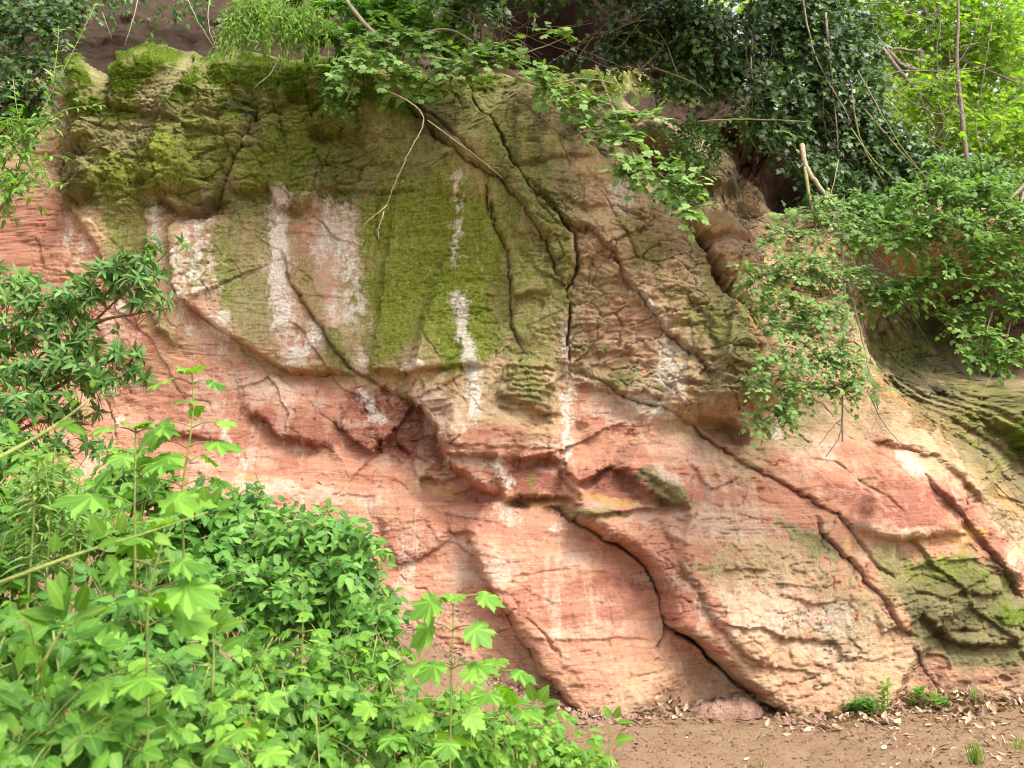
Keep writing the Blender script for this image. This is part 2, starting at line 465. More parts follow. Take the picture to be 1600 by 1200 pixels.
# stack of thin beds beside the vertical crack
for i, yy in enumerate(range(582, 648, 9)):
    x0 = 795 - 6 * (i % 3) - (8 if i > 4 else 0)
    ledge([(x0, yy), (x0 + 22, yy + 3), (x0 + 45, yy + 1), (x0 + 72, yy + 5)], .04, 9, 1.8, .03, 5, ends=.05)
ledge([(772, 618), (782, 627), (821, 641), (856, 652), (880, 650)], .06, 40, 3, .03, 14)
crack([(822, 575), (830, 610)], .03, 2.5)
# the nose and the red recess
J_NOSE = [(628, 623), (645, 627), (656, 640), (667, 657), (684, 682), (693, 703), (703, 728), (730, 752), (779, 780)]
ledge(J_NOSE, .30, 105, 4, .16, 75, ends=.06)
ledge([(628, 621), (660, 627), (702, 612), (735, 590)], .04, 30, 3, .02, 8)
poly_off([(535, 612), (557, 602), (616, 676), (585, 711), (540, 681)], .05, 4, (.05, .05))
ledge([(520, 655), (541, 679), (585, 711), (616, 676)], .10, 50, 4, .05, 22)
ledge([(590, 690), (623, 695), (647, 713), (690, 735)], .06, 30, 3, .03, 14)
pit(622, 668, 26, 12, -.04, -20); pit(660, 690, 40, 24, .06)
ledge([(380, 655), (402, 650), (437, 680), (500, 700), (520, 690)], .09, 45, 6, .10, 30)
ledge([(649, 750), (660, 745), (671, 743), (683, 750), (690, 762)], .07, 30, 3, .10, 16)
ledge([(700, 770), (722, 768), (738, 756)], .03, 14, 2, .02, 7)
J_BED = [(260, 712), (311, 718), (385, 742), (490, 753), (560, 760), (625, 775), (700, 783), (790, 784), (830, 783)]
ledge(J_BED[::-1], .05, 40, 3, .05, 20)
ledge([(230, 683), (273, 679), (350, 690), (380, 700)], .05, 30, 3, .04, 12)
crack([(154, 583), (168, 625), (175, 660), (178, 690)], .06, 4); pit(140, 548, 18, 5, .12)
crack([(427, 578), (455, 607), (508, 650), (556, 690), (597, 718)], .02, 3); ledge([(427, 578), (455, 607), (508, 650), (556, 690), (597, 718)][::-1], .06, 60, 5)
# band and panels under the nose
ledge([(690, 715), (772, 720), (884, 716)], .09, 60, 3, .05, 22); ledge([(695, 702), (772, 706), (880, 705)], .03, 20, 3)
poly_off([(778, 722), (882, 720), (874, 778), (800, 782)], -.07, 3)
ledge([(884, 712), (873, 747), (889, 766), (910, 790)], .10, 60, 3.5, 0)
ledge([(775, 786), (817, 778), (850, 776), (885, 780), (910, 792)], .12, 40, 3, .12, 10)
pit(812, 788, 13, 6, .2); pit(868, 798, 20, 6, .18)
for a in ((812, 660, 870, 650), (806, 676, 872, 662), (820, 640, 868, 634), (800, 690, 880, 684)):
    crack([(a[0], a[1]), ((a[0] + a[2]) / 2, (a[1] + a[3]) / 2 - 2), (a[2], a[3])], .022, 2)
# arch and its limb
ARCH = [(896, 764), (905, 757), (922, 747), (935, 738), (947, 730), (964, 732), (993, 762), (1026, 788), (1066, 797)]
ledge(ARCH, .12, 32, 4, .13, 40, ends=.05)
poly_off([(905, 762), (935, 742), (952, 733), (966, 737), (990, 764), (1020, 787), (960, 792)], -.06, 7)
for i in range(5):
    ledge([(985 + 12 * i, 738 + 10 * i), (1020 + 8 * i, 757 + 9 * i), (1052 + 3 * i, 772 + 7 * i)], .035, 12, 2.5, .02, 6)
ledge([(1035, 814), (1055, 816), (1076, 806), (1080, 790)], .06, 40, 4, .03, 12)
pit(903, 672, 11, 9, .12); pit(912, 690, 18, 9, .06); pit(981, 655, 22, 8, .05, 20); pit(983, 688, 13, 6, .05); pit(1017, 700, 18, 7, .07, 10); pit(1176, 767, 9, 4, .05); pit(1058, 745, 10, 4, .04, 30)
ledge([(1069, 721), (1088, 757), (1100, 770), (1147, 746)], .05, 30, 2.5, .02, 8); ledge([(1090, 800), (1140, 795), (1155, 770), (1148, 746)], .02, 18, 3)
# long joint across the middle
J15 = [(891, 580), (940, 604), (978, 628), (1010, 640), (1040, 650), (1080, 672), (1117, 700), (1141, 718), (1172, 738), (1230, 768), (1290, 803), (1316, 829), (1337, 857), (1365, 888), (1390, 912)]
crack(J15, .06, 3.5, .04); ledge(J15, .05, 50, 3)
ledge([(892, 604), (940, 618), (1000, 622), (1040, 645), (1068, 655)], .05, 26, 3, .03, 8)
ledge([(1075, 655), (1100, 662), (1125, 662), (1150, 680), (1165, 700)], .16, 70, 4, .16, 26)
for a in ([(1050, 588), (1085, 590), (1140, 600)], [(1045, 606), (1090, 610), (1150, 618)], [(1070, 572), (1120, 580), (1160, 590)], [(1060, 624), (1110, 630), (1150, 632)]):
    ledge(a, .025, 12, 2, .02, 6)
for a in ([(1085, 585), (1098, 612)], [(1110, 596), (1130, 622)], [(1068, 560), (1100, 604), (1140, 650)], [(1134, 590), (1150, 612)]):
    crack(a, .04, 2.5)
crack([(1215, 653), (1236, 677), (1264, 697)], .05, 3)
# the main black joint and the slab over it
J11 = [(868, 792), (880, 801), (905, 822), (940, 843), (964, 848), (989, 867), (1010, 888), (1027, 916), (1034, 941), (1038, 983), (1052, 986), (1075, 998), (1100, 1020), (1128, 1046), (1156, 1074), (1194, 1100), (1260, 1150), (1330, 1200)]
ledge(J11, .34, 150, 13, .10, 45, ends=.03)
crack(J11, .16, 6, .04)
ledge([(1010, 800), (1038, 850), (1054, 888), (1078, 927), (1092, 962), (1130, 1000), (1180, 1040)], .10, 70, 10)
ledge([(880, 792), (907, 808), (941, 806), (988, 797), (1030, 800)], .07, 18, 3, .03, 10)
ledge([(900, 842), (925, 846), (955, 858)], .02, 20, 3)
crack([(1038, 983), (1034, 1000), (1022, 1010)], .08, 5)
crack([(1052, 988), (1085, 1006), (1115, 1034), (1150, 1066), (1190, 1098)], .14, 7, .05)
# lower slab
J12 = [(722, 812), (730, 840), (738, 872), (751, 905), (765, 925), (789, 956), (800, 984), (828, 1019), (845, 1053), (872, 1080), (905, 1115), (960, 1180)]
ledge(J12, .24, 110, 9, .09, 50, ends=.12); crack(J12[3:], .06, 5)
crack([(820, 960), (850, 985), (862, 1005), (872, 1025)], .03, 4)
ledge([(607, 889), (640, 878), (670, 866), (709, 838)], .05, 70, 3, .0)
ledge([(695, 827), (710, 834), (730, 831), (752, 835)], .04, 20, 3, .02, 8); ledge([(690, 800), (740, 812), (790, 818)], .03, 25, 3)
ledge([(790, 895), (880, 890), (960, 900), (1020, 915)], .014, 40, 2.5); ledge([(800, 990), (900, 998), (960, 992), (1030, 1003)], .02, 35, 3)
crack([(640, 960), (670, 1000), (690, 1030)], .03, 5)
# beds on the lower right slab
ledge([(1089, 962), (1120, 970), (1162, 971), (1201, 993), (1281, 994), (1299, 1026), (1341, 1008)], .045, 60, 2.5, .015, 12)
ledge([(1183, 923), (1215, 930), (1250, 938), (1300, 934)], .03, 25, 2, .02, 7); ledge([(1110, 886), (1150, 884), (1180, 888)], .03, 20, 2, .02, 7); ledge([(1190, 912), (1260, 914), (1310, 905)], .02, 16, 2, .01, 6)
ledge([(1210, 1000), (1216, 1030), (1290, 1034), (1300, 1000)], .02, 20, 2.5); crack([(1275, 835), (1313, 875), (1312, 940), (1330, 985)], .03, 3)
ledge([(1150, 1028), (1200, 1036), (1260, 1045)], .025, 20, 3, .02, 8)
J14 = [(1260, 800), (1274, 836), (1313, 874), (1337, 902), (1365, 934), (1380, 970), (1392, 990)]
crack(J14, .06, 4); ledge(J14, .06, 60, 4)
ledge([(1355, 985), (1380, 978), (1412, 985)], .05, 20, 2, .03, 8)
crack([(1411, 1004), (1439, 1039), (1467, 1076)], .05, 3.5)
ledge([(1418, 948), (1460, 992), (1491, 1006), (1544, 1008), (1600, 1000)], .09, 50, 4, .05, 16); pit(1503, 983, 13, 3, .1); pit(1440, 930, 22, 4, .06, 10); pit(1410, 1090, 10, 4, .06)
ledge([(1390, 890), (1450, 872), (1520, 868), (1560, 900)][::-1], -.04, 40, 6)
ledge([(1560, 925), (1530, 930), (1500, 925)][::-1], .05, 25, 3, .03, 10)
# red domes
ledge([(1310, 825), (1350, 838), (1390, 845), (1450, 838), (1500, 836)], .13, 80, 7, .05, 25)
crack([(1288, 719), (1320, 744), (1355, 768), (1390, 800)], .05, 4); ledge([(1230, 735), (1270, 725), (1320, 750), (1360, 790)][::-1], .03, 40, 5)
J17 = [(1340, 690), (1380, 700), (1442, 716), (1477, 751), (1510, 780), (1530, 800)]
ledge(J17, .08, 60, 5, .03, 20)
J18 = [(1420, 730), (1440, 765), (1460, 787), (1495, 818), (1519, 850), (1547, 885), (1600, 937)]
ledge(J18, .06, 60, 4, .05, 20); crack(J18, .06, 4)
J19 = [(1390, 604), (1420, 640), (1453, 670), (1484, 723), (1505, 758), (1560, 840), (1610, 900)]
ledge(J19[::-1], .12, 60, 5, .12, 60); crack(J19, .05, 4)
crack([(1430, 640), (1500, 680), (1560, 730), (1620, 790)], .1, 7); ledge([(1430, 600), (1500, 655), (1560, 700), (1620, 760)], .10, 60, 6, .06, 30)
ledge([(1360, 690), (1395, 700), (1430, 705)], .02, 20, 3)
for k_, o_ in enumerate((0, 42, 88, 132, 175)):
    ledge([(1400 + o_ * .9, 560 + 34 * k_ - o_ * .55), (1470 + o_ * .8, 610 + 34 * k_ - o_ * .5), (1550 + o_ * .6, 672 + 34 * k_ - o_ * .45), (1640, 745 + 34 * k_ - o_ * .4)], .10, 34, 3, .07, 14)
# ochre blocks in the recess
pit(1105, 375, 48, 24, -.22, 25); pit(1128, 425, 45, 30, -.24, 20); pit(1150, 480, 30, 40, -.15, 0)
poly_off([(1055, 355), (1110, 352), (1178, 402), (1168, 520), (1148, 508), (1096, 425), (1070, 375)], .62, 9)
ledge([(1060, 385), (1090, 398), (1130, 396), (1170, 400)], .08, 30, 4, .06, 12); ledge([(1090, 440), (1120, 452), (1160, 445)], .07, 30, 4, .05, 14)
pit(1500, 535, 130, 95, 1.3, 20, 4); pit(1215, 320, 80, 80, .7, 20, 4); pit(1510, 385, 150, 45, -1.0, 8, 4); pit(1210, 215, 90, 26, -.5, 5, 4); pit(1035, 265, 85, 40, .55, 40, 4); pit(1210, 300, 60, 40, .35); pit(1160, 250, 50, 30, .15); pit(1330, 470, 60, 90, .15)  # deep hollows; the raised lips over them are added, hidden, to cast shade
ledge([(940, 290), (1000, 300), (1080, 285), (1180, 270)], .12, 60, 5, .12, 40); ledge([(1080, 195), (1150, 240), (1260, 250)], .12, 50, 5, .1, 40)
crack([(1130, 310), (1200, 300), (1260, 290)], .06, 4); crack([(1180, 370), (1230, 340), (1280, 335)], .05, 4)
# rounded heads of the mossy blocks
pit(228, 105, 55, 32, -.12); pit(370, 108, 55, 30, -.12); pit(128, 130, 25, 45, -.08); pit(500, 125, 45, 25, -.07); pit(150, 70, 22, 60, .15); pit(292, 80, 14, 25, .1)

# small-scale weathering ------------------------------------------------------
def mask(poly, soft=25., nz=14., sc_=60., seed=0):
    idx, a, b = sub(poly, soft + nz * 2)
    out = np.zeros(U.size, np.float32)
    d = psd(a, b, poly) + nz * fbm(a / sc_, b / sc_ * .6, 4, 40 + seed)
    out[idx] = sm(-soft, soft, d)
    return out.reshape(U.shape)
blocky = np.maximum(mask([(90, 150), (560, 140), (600, 310), (430, 335), (260, 335), (95, 325)], 25), .8 * mask([(790, 300), (960, 320), (1090, 420), (1180, 560), (1170, 650), (1040, 650), (880, 600), (860, 450)], 25))
blocky = np.maximum(blocky, .55 * mask([(1380, 880), (1600, 880), (1600, 1090), (1420, 1090)], 25))
blocky = np.maximum(blocky, .35 * mask([(880, 800), (1300, 800), (1330, 1090), (1150, 1080), (1000, 860)], 25))
blocky = np.maximum(blocky, .6 * mask([(1100, 180), (1620, 300), (1620, 900), (1400, 620), (1200, 600), (1120, 420)], 30))
blocky = np.maximum(blocky, .5 * mask([(540, 600), (700, 620), (780, 760), (690, 740), (560, 700)], 15))
rough_low = .35 + .65 * sm(-.3, .4, fbm(X * 1.3, Z * 1.3, 3, 60))
wx, wz = X + .10 * fbm(X * 2.2, Z * 2.2, 2, 71), Z + .06 * fbm(X * 2.2, Z * 2.2, 2, 75)
f1, f2, r1, r2, r3, ox, oy = worley(wx * 3.4 + wz * .8, wz * 6.5 - wx * .6, 3)
edge = f2 - f1
H += blocky * ((r1 - .5) * .055 + ((r2 - .5) * ox + (r3 - .2) * oy * .7) * .075 - .05 * np.exp(-(edge / .05) ** 2) * sm(.25, .7, r2))
f1, f2, r1, r2, r3, ox, oy = worley(wx * 9 + 3, wz * 17 - wx * 1.5, 13)
H += (.04 + blocky * .96) * ((r1 - .5) * .022 + ((r2 - .5) * ox + (r3 - .3) * oy) * .022)
ca, sa_ = math.cos(R_(52)), math.sin(R_(52))
pd, qd = wx * ca - wz * sa_, wx * sa_ + wz * ca
f1, f2, r1, r2, r3, ox, oy = worley(pd * .75 + .15 * fbm(X * 2, Z * 2, 2, 78), qd * 2.1 + .12 * fbm(X * 2.5, Z * 2.5, 2, 79), 33)
slabw = 1 - .75 * mask([(540, 180), (790, 180), (800, 580), (560, 590)], 30) - .5 * mask([(740, 860), (1030, 900), (1030, 1000), (900, 1080), (800, 980)], 40)
slabw = slabw * (1 - .45 * mask([(-60, 590), (540, 610), (700, 700), (880, 800), (1040, 1000), (1040, 1200), (-60, 1200)], 40))
slabw = slabw * .6
H += slabw * ((r1 - .5) * .07 + ((r2 - .5) * ox * .10 + (r3 - .5) * oy * .12) - .022 * np.exp(-((f2 - f1) / .035) ** 2) * sm(.2, .6, r1))
# bedding: long thin noise, sharper on its lower side
det = np.clip(.52 + .75 * blocky + .25 * sm(.0, .5, fbm(X * .9, Z * .9, 2, 205)), .3, 1.1)
strat = Z + .05 * X + .07 * fbm(X * .4, Z * .5, 2, 80) - .10 * sm(1.5, 4, X) * (X - 1.5)
cross = Z - .17 * X + .05 * fbm(X * .5, Z * .5, 2, 85)
xm = sm(-.1, .1, fbm(X * .5, Z * 1.3, 2, 88))
def bed(fx, fz, k, p=1.0):
    n = pn(X * fx, strat * fz, k)
    m = pn(X * fx, cross * fz, k + 1)
    n = n * (1 - xm) + m * xm
    return np.sign(n) * np.abs(n) ** p
lower = mask([(1040, 800), (1290, 800), (1340, 1000), (1250, 1080), (1120, 990), (1060, 900)], 30)
bedamp = np.clip(.45 + .9 * pn(X * .8, Z * 1.3, 91), .10, 1.2)
H += bedamp * (.016 * bed(.35, 5, 92) + (.4 + .6 * det) * (.013 * bed(.6, 12, 194, .7) + .009 * bed(1.0, 27, 294, .65)) + .0045 * bed(1.8, 50, 395, .8))
for k, (fx, fz) in enumerate(((.9, 9), (1.3, 16), (2.0, 24))):   # parted beds: short sharp slots
    nn = np.abs(pn(X * fx, strat * fz, 96 + k) * (1 - xm) + xm * pn(X * fx, cross * fz, 99 + k))
    H -= (.5 + .5 * det + .6 * lower) * (.030 - .006 * k) * np.exp(-(nn / .035) ** 2) * sm(.2, .5, pn(X * 1.1, Z * 3.2, 197 + k))
for k, (fx, fz, A, thr) in enumerate(((.8, 1.6, .030, .1), (1.7, 3.6, .020, .12), (1.9, 4.4, .018, -.1), (4.2, 9, .012, .15), (5, 11, .011, -.1), (11, 24, .007, .1), (13, 27, .006, -.1))):   # spalled flakes with crisp edges
    nn = fbm(X * fx + .3 * Z, strat * fz, 4, 300 + k * 7, .55)
    H += det * A * sm(thr - .02, thr + .02, nn) * sm(-.1, .35, pn(X * 1.1, Z * 1.4, 350 + k))
for k, (ang, f) in enumerate(((58, 1.1), (52, 2.3), (-70, 1.6), (80, 2.6))):                                              # hair joints
    ca, sa_ = math.cos(R_(ang)), math.sin(R_(ang))
    p_, q_ = X * ca - Z * sa_, X * sa_ + Z * ca
    nn = np.abs(pn(q_ * f + .25 * fbm(X * 3, Z * 3, 3, 370 + k), p_ * f * .22, 380 + k))
    H -= .024 * np.exp(-(nn / .018) ** 2) * sm(.2, .5, pn(X * 1.0, Z * 1.0, 390 + k))
# general lumpiness
H += .018 * fbm(X * 1.4, Z * 1.4, 2, 100) + rough_low * (.5 + .5 * det) * (.015 * fbm(X * 4.5, Z * 6, 3, 101) + .007 * fbm(X * 17, Z * 22, 3, 102)) + .003 * fbm(X * 46, Z * 50, 2, 103)
# honeycomb pits in the mossy upper beds
f1, f2, r1, r2, r3, ox, oy = worley(X * 15, Z * 30, 23)
pm = np.maximum(mask([(160, 100), (560, 100), (560, 300), (300, 290), (200, 240)], 30), mask([(700, 130), (880, 150), (930, 260), (760, 270), (560, 230), (600, 160)], 30)) * sm(.35, .6, r1) * sm(-.3, .1, pn(X * 2.5, Z * 2.5, 104))
H -= pm * .028 * np.exp(-(f1 / .2) ** 2)

# ------------------------------------------------------------------ stains, plus recess shade painted into the dark mask
def blob(x, y, rx, ry, ang=0., p=2, nz=.55, s=24., seed=0):
    R = max(rx, ry) * 1.9
    idx = np.nonzero(((U > x - R) & (U < x + R) & (Vv > y - R) & (Vv < y + R)).ravel())[0]
    a, b = su.ravel()[idx], sv.ravel()[idx]
    ca, sa_ = math.cos(R_(ang)), math.sin(R_(ang))
    e = np.sqrt((((a - x) * ca + (b - y) * sa_) / rx) ** 2 + ((-(a - x) * sa_ + (b - y) * ca) / ry) ** 2)
    out = np.zeros(U.size, np.float32)
    out[idx] = 1 - sm(.55, 1.25, e + nz * fbm(a / s, b / s, 3, 50 + seed))
    return out.reshape(U.shape)

def streak(pts, w0, seed=0, nz=.5, hard=.0, broken=.0):
    w0 = w0 * 1.3
    idx, a, b = sub(pts, w0 * 3 + 10)
    a, b = su.ravel()[idx], sv.ravel()[idx]
    d, s, t = pline(a, b, pts)
    ww = w0 * (1 + .55 * pn(b / 30, a * 0 + seed, 5) + .25 * pn(b / 9, a / 30 + seed, 6))
    e = d / np.maximum(ww, 1) + nz * fbm(a / 9, b / 22, 3, 55 + seed)
    out = np.zeros(U.size, np.float32)
    k = 1 - sm(hard, 1.35, e)
    if broken:
        k = k * sm(-.35 * (1 - broken), .35, fbm(a / 14, b / 16, 3, 58 + seed) + .35 - .5 * broken)
    out[idx] = k * sm(0, .10, t) * sm(0, .22, 1 - t)
    return out.reshape(U.shape)

def mx(*a):
    r = a[0]
    for b in a[1:]:
        r = np.maximum(r, b)
    return r
red = mx(mask([(150, 560), (270, 545), (420, 585), (560, 606), (640, 640), (700, 690), (780, 650), (880, 640), (895, 590), (1000, 650), (1150, 735), (1300, 690), (1400, 690), (1620, 900), (1620, 1130), (-50, 1150), (-50, 520), (100, 540)], 18, 16),
         .9 * mask([(-60, 330), (90, 300), (160, 380), (240, 480), (300, 560), (150, 640), (-60, 640)], 25), .8 * blob(315, 430, 30, 100), .7 * blob(500, 430, 60, 110), .6 * blob(460, 520, 55, 45), .5 * blob(980, 540, 70, 60, 40), .4 * blob(1150, 560, 50, 50, 40), .3 * blob(1000, 370, 90, 40, 40), .5 * blob(330, 520, 60, 40, 30))
red = np.clip(red * (.92 + .25 * fbm(X * 1.2, Z * 2.2, 3, 110)) - .9 * blob(715, 650, 85, 42) - .65 * blob(830, 655, 60, 40) - .6 * blob(1210, 960, 150, 110) - .45 * blob(1180, 860, 130, 50) - .5 * blob(1350, 1000, 90, 90) - .4 * blob(960, 620, 70, 20, 25), 0, 1)
basez = sm(.75, .12, Z) * np.clip(.8 + .6 * fbm(X * 2, Z * 3, 3, 127), 0, 1) * (Vv > 900)
red = red * (1 - .65 * basez)
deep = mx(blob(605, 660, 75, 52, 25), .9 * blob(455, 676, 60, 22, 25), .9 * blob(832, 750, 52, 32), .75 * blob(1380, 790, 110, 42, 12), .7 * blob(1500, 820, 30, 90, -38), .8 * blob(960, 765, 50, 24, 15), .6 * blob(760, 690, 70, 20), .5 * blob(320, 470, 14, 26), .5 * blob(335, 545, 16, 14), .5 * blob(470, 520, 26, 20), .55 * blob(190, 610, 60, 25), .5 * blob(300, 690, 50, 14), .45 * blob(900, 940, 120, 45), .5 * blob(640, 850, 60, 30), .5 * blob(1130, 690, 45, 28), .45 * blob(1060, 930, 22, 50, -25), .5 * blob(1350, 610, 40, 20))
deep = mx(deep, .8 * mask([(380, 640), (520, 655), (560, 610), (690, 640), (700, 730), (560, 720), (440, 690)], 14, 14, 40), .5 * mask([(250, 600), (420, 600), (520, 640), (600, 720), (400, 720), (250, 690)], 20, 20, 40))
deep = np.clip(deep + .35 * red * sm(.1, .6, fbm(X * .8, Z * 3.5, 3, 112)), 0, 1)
ochre = mx(blob(1115, 380, 52, 30, 25), .95 * blob(1135, 440, 40, 42), .8 * blob(1155, 500, 25, 35), .8 * blob(1400, 842, 110, 11, 3), .75 * blob(1480, 835, 40, 12), .8 * blob(955, 783, 50, 8, 8), .75 * blob(680, 765, 45, 9, 15), .7 * blob(485, 585, 50, 5), .7 * blob(400, 745, 45, 5, 8), .6 * blob(845, 785, 50, 7), .5 * blob(722, 480, 16, 60), .5 * blob(640, 590, 90, 7), .45 * blob(1350, 850, 60, 16), .55 * blob(1260, 420, 60, 90), .8 * blob(1450, 640, 130, 40, 35), .6 * blob(1560, 760, 90, 24, 42), .4 * blob(30, 470, 25, 40), .4 * blob(940, 290, 50, 30))
pale = mx(.75 * blob(480, 770, 150, 14, 8), .6 * blob(1110, 820, 160, 26, 5), .7 * blob(1180, 950, 110, 40), .6 * blob(1360, 850, 60, 30, 20), .8 * blob(690, 650, 55, 34, 25), .7 * blob(960, 640, 60, 28, 25), .55 * blob(750, 880, 60, 40), .6 * blob(430, 610, 90, 20, 10), .55 * blob(740, 725, 50, 7), .5 * blob(1290, 1000, 60, 60), .7 * blob(1410, 735, 45, 16, 35), .6 * blob(1250, 700, 40, 30), .45 * blob(330, 640, 40, 60, -20), .5 * blob(820, 700, 60, 6), .5 * blob(1050, 700, 80, 30, 25))
pale = np.clip(pale + .5 * red * sm(.1, .5, fbm(X * 5, Z * .7, 3, 117)) * sm(-.2, .3, pn(X * .9, Z * .9, 115)) + .45 * red * sm(.05, .55, fbm(X * 1.1, Z * 4.5, 3, 114)), 0, 1)
upper = mask([(85, 60), (600, 60), (960, 100), (1010, 300), (1170, 545), (1190, 640), (1060, 640), (880, 590), (760, 580), (560, 590), (440, 575), (270, 440), (225, 330), (95, 320)], 20, 14)
oliv = np.clip(upper * (.62 + .5 * fbm(X * 1.5, Z * .7, 3, 116)) + .6 * mask([(90, 90), (560, 90), (560, 330), (100, 330)], 25) - .5 * blob(980, 540, 70, 80, 40) - .5 * blob(940, 450, 60, 110) - .35 * blob(1010, 420, 90, 60, 40) - .3 * blob(960, 330, 60, 40), 0, 1)
oliv = mx(oliv, .9 * mask([(1330, 850), (1500, 862), (1620, 940), (1620, 1060), (1440, 1020), (1385, 940)], 16), .8 * blob(1250, 850, 60, 14, 35), .75 * blob(1030, 770, 45, 20, 40), .7 * blob(820, 612, 48, 32), .75 * blob(925, 805, 50, 10), .7 * mask([(170, 330), (232, 330), (280, 545), (235, 540), (170, 420)], 12), .6 * blob(1230, 640, 60, 60), .6 * mask([(1360, 420), (1600, 400), (1620, 800), (1500, 730), (1400, 610)], 25), .6 * blob(1540, 700, 110, 16, 38), .45 * blob(1300, 950, 60, 60), .4 * blob(1130, 880, 50, 20), .5 * blob(1060, 300, 120, 60))
algae = mx(mask([(552, 170), (640, 180), (700, 240), (758, 300), (790, 390), (800, 470), (805, 575), (770, 590), (715, 585), (600, 560), (575, 470), (560, 380), (556, 260)], 42, 36) * (.90 + .38 * fbm(X * 1.6, Z * .6, 3, 118)),
           .85 * mask([(105, 150), (560, 140), (550, 320), (340, 330), (120, 320)], 30) * sm(-.75, .3, fbm(X * 1.4, Z * 1.2, 3, 119)), .7 * blob(320, 240, 70, 50), .5 * blob(340, 420, 40, 70), .55 * blob(205, 360, 40, 70), .5 * mask([(500, 140), (900, 140), (880, 330), (870, 590), (520, 590)], 50, 50), .5 * blob(840, 330, 40, 50), .6 * blob(880, 420, 12, 70), .5 * blob(1000, 400, 30, 70, -40), .5 * blob(1090, 520, 30, 70, -40), .6 * blob(1480, 900, 80, 34, 12), .5 * blob(1450, 520, 90, 60), .6 * blob(1560, 650, 60, 90, -30), .5 * blob(1560, 960, 50, 30), .5 * blob(831, 760, 7, 24), .45 * blob(825, 600, 40, 26))
algae = np.clip(algae, 0, 1)
dark = mx(.7 * blob(870, 200, 70, 55), .6 * blob(690, 190, 60, 40), .75 * blob(385, 170, 40, 20), .6 * mask([(1385, 900), (1430, 930), (1500, 1000), (1600, 1010), (1620, 1100), (1450, 1090), (1400, 990)], 20), .95 * blob(1500, 530, 130, 100, 15), .6 * blob(1260, 430, 60, 120), .5 * blob(1400, 620, 80, 30, 35), .6 * blob(1220, 290, 80, 50), .5 * blob(200, 450, 30, 80), .5 * blob(130, 300, 30, 30), .5 * blob(1260, 840, 40, 12, 40), .5 * blob(1020, 770, 40, 10, 40), .5 * blob(320, 318, 60, 16), .55 * blob(1570, 660, 80, 40, 35), .4 * blob(1500, 690, 90, 16, 40), .85 * blob(1000, 200, 110, 60), .85 * blob(1120, 250, 110, 60), .85 * blob(1240, 320, 90, 90), .6 * blob(1190, 400, 40, 50), .45 * blob(860, 300, 40, 60), .35 * blob(1040, 420, 40, 90, -40))  # lichen and damp, with the shade of hollows and recesses painted in
dark = mx(dark, .34 * basez, .55 * blob(1450, 650, 130, 42, 38), .5 * blob(1560, 790, 70, 40, 45), .45 * mask([(1390, 890), (1480, 868), (1640, 940), (1640, 1060), (1450, 1040), (1390, 980)], 20, 20), .55 * mask([(1395, 430), (1640, 400), (1640, 900), (1570, 810), (1500, 710), (1410, 620)], 30, 22), .55 * mask([(1000, 150), (1300, 220), (1400, 420), (1330, 560), (1240, 400), (1060, 340), (960, 240)], 25, 18))  # soil splash at the foot; right recess walls darkened partly as painted shade
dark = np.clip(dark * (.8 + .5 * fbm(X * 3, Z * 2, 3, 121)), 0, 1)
ochm = mask([(1052, 352), (1110, 350), (1180, 402), (1170, 522), (1146, 506), (1094, 425), (1068, 374)], 7, 6, 30)
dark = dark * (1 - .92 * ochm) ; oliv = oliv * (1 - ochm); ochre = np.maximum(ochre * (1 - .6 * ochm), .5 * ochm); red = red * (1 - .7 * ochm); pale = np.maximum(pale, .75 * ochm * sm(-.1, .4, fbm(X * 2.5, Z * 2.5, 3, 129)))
limem = mx(.75 * streak([(717, 275), (715, 330), (717, 440)], 9, 1, broken=.35), streak([(716, 455), (722, 490), (732, 540), (740, 600), (746, 650), (752, 685)], 11, 2), .95 * streak([(770, 715), (782, 745), (797, 775)], 13, 3, broken=.2),
           .8 * streak([(878, 500), (884, 560), (885, 640), (884, 720), (878, 760)], 10, 4, broken=.15), streak([(433, 285), (436, 350), (440, 430), (448, 490), (450, 560)], 15, 5), .85 * streak([(500, 300), (510, 350), (505, 420)], 22, 6, broken=.3), .85 * streak([(540, 300), (545, 380), (552, 450), (560, 540)], 20, 7, broken=.25), .9 * streak([(455, 555), (480, 560), (498, 540), (492, 500)], 12, 8),
           .8 * streak([(316, 330), (318, 420), (330, 490)], 22, 9, broken=.35), .8 * streak([(286, 370), (288, 470), (310, 545)], 11, 10, broken=.2), .7 * blob(345, 510, 22, 16), .75 * streak([(240, 305), (243, 345), (246, 380)], 10, 11), .5 * streak([(112, 335), (120, 380), (130, 430)], 18, 12, broken=.3), .85 * streak([(556, 602), (580, 640), (605, 672)], 9, 13), .5 * streak([(350, 650), (372, 710), (385, 745)], 7, 14),
           .6 * blob(1035, 590, 26, 52), .7 * blob(1010, 640, 36, 14, 25), .4 * blob(1400, 728, 40, 9, 35), .8 * blob(648, 577, 18, 6), .5 * blob(868, 822, 12, 12), .4 * blob(795, 800, 30, 20), .5 * blob(1035, 745, 26, 12, 35), .6 * blob(1205, 672, 12, 28, -20), .7 * blob(183, 660, 6, 14), .3 * streak([(1545, 860), (1580, 895), (1600, 920)], 9, 15), .7 * streak([(735, 850), (733, 865)], 3, 16), .5 * blob(965, 330, 22, 30), .55 * blob(180, 480, 18, 16), .8 * streak([(985, 465), (1010, 500), (1045, 543)], 3, 17), .35 * blob(1290, 960, 50, 30), .3 * blob(640, 870, 20, 40))
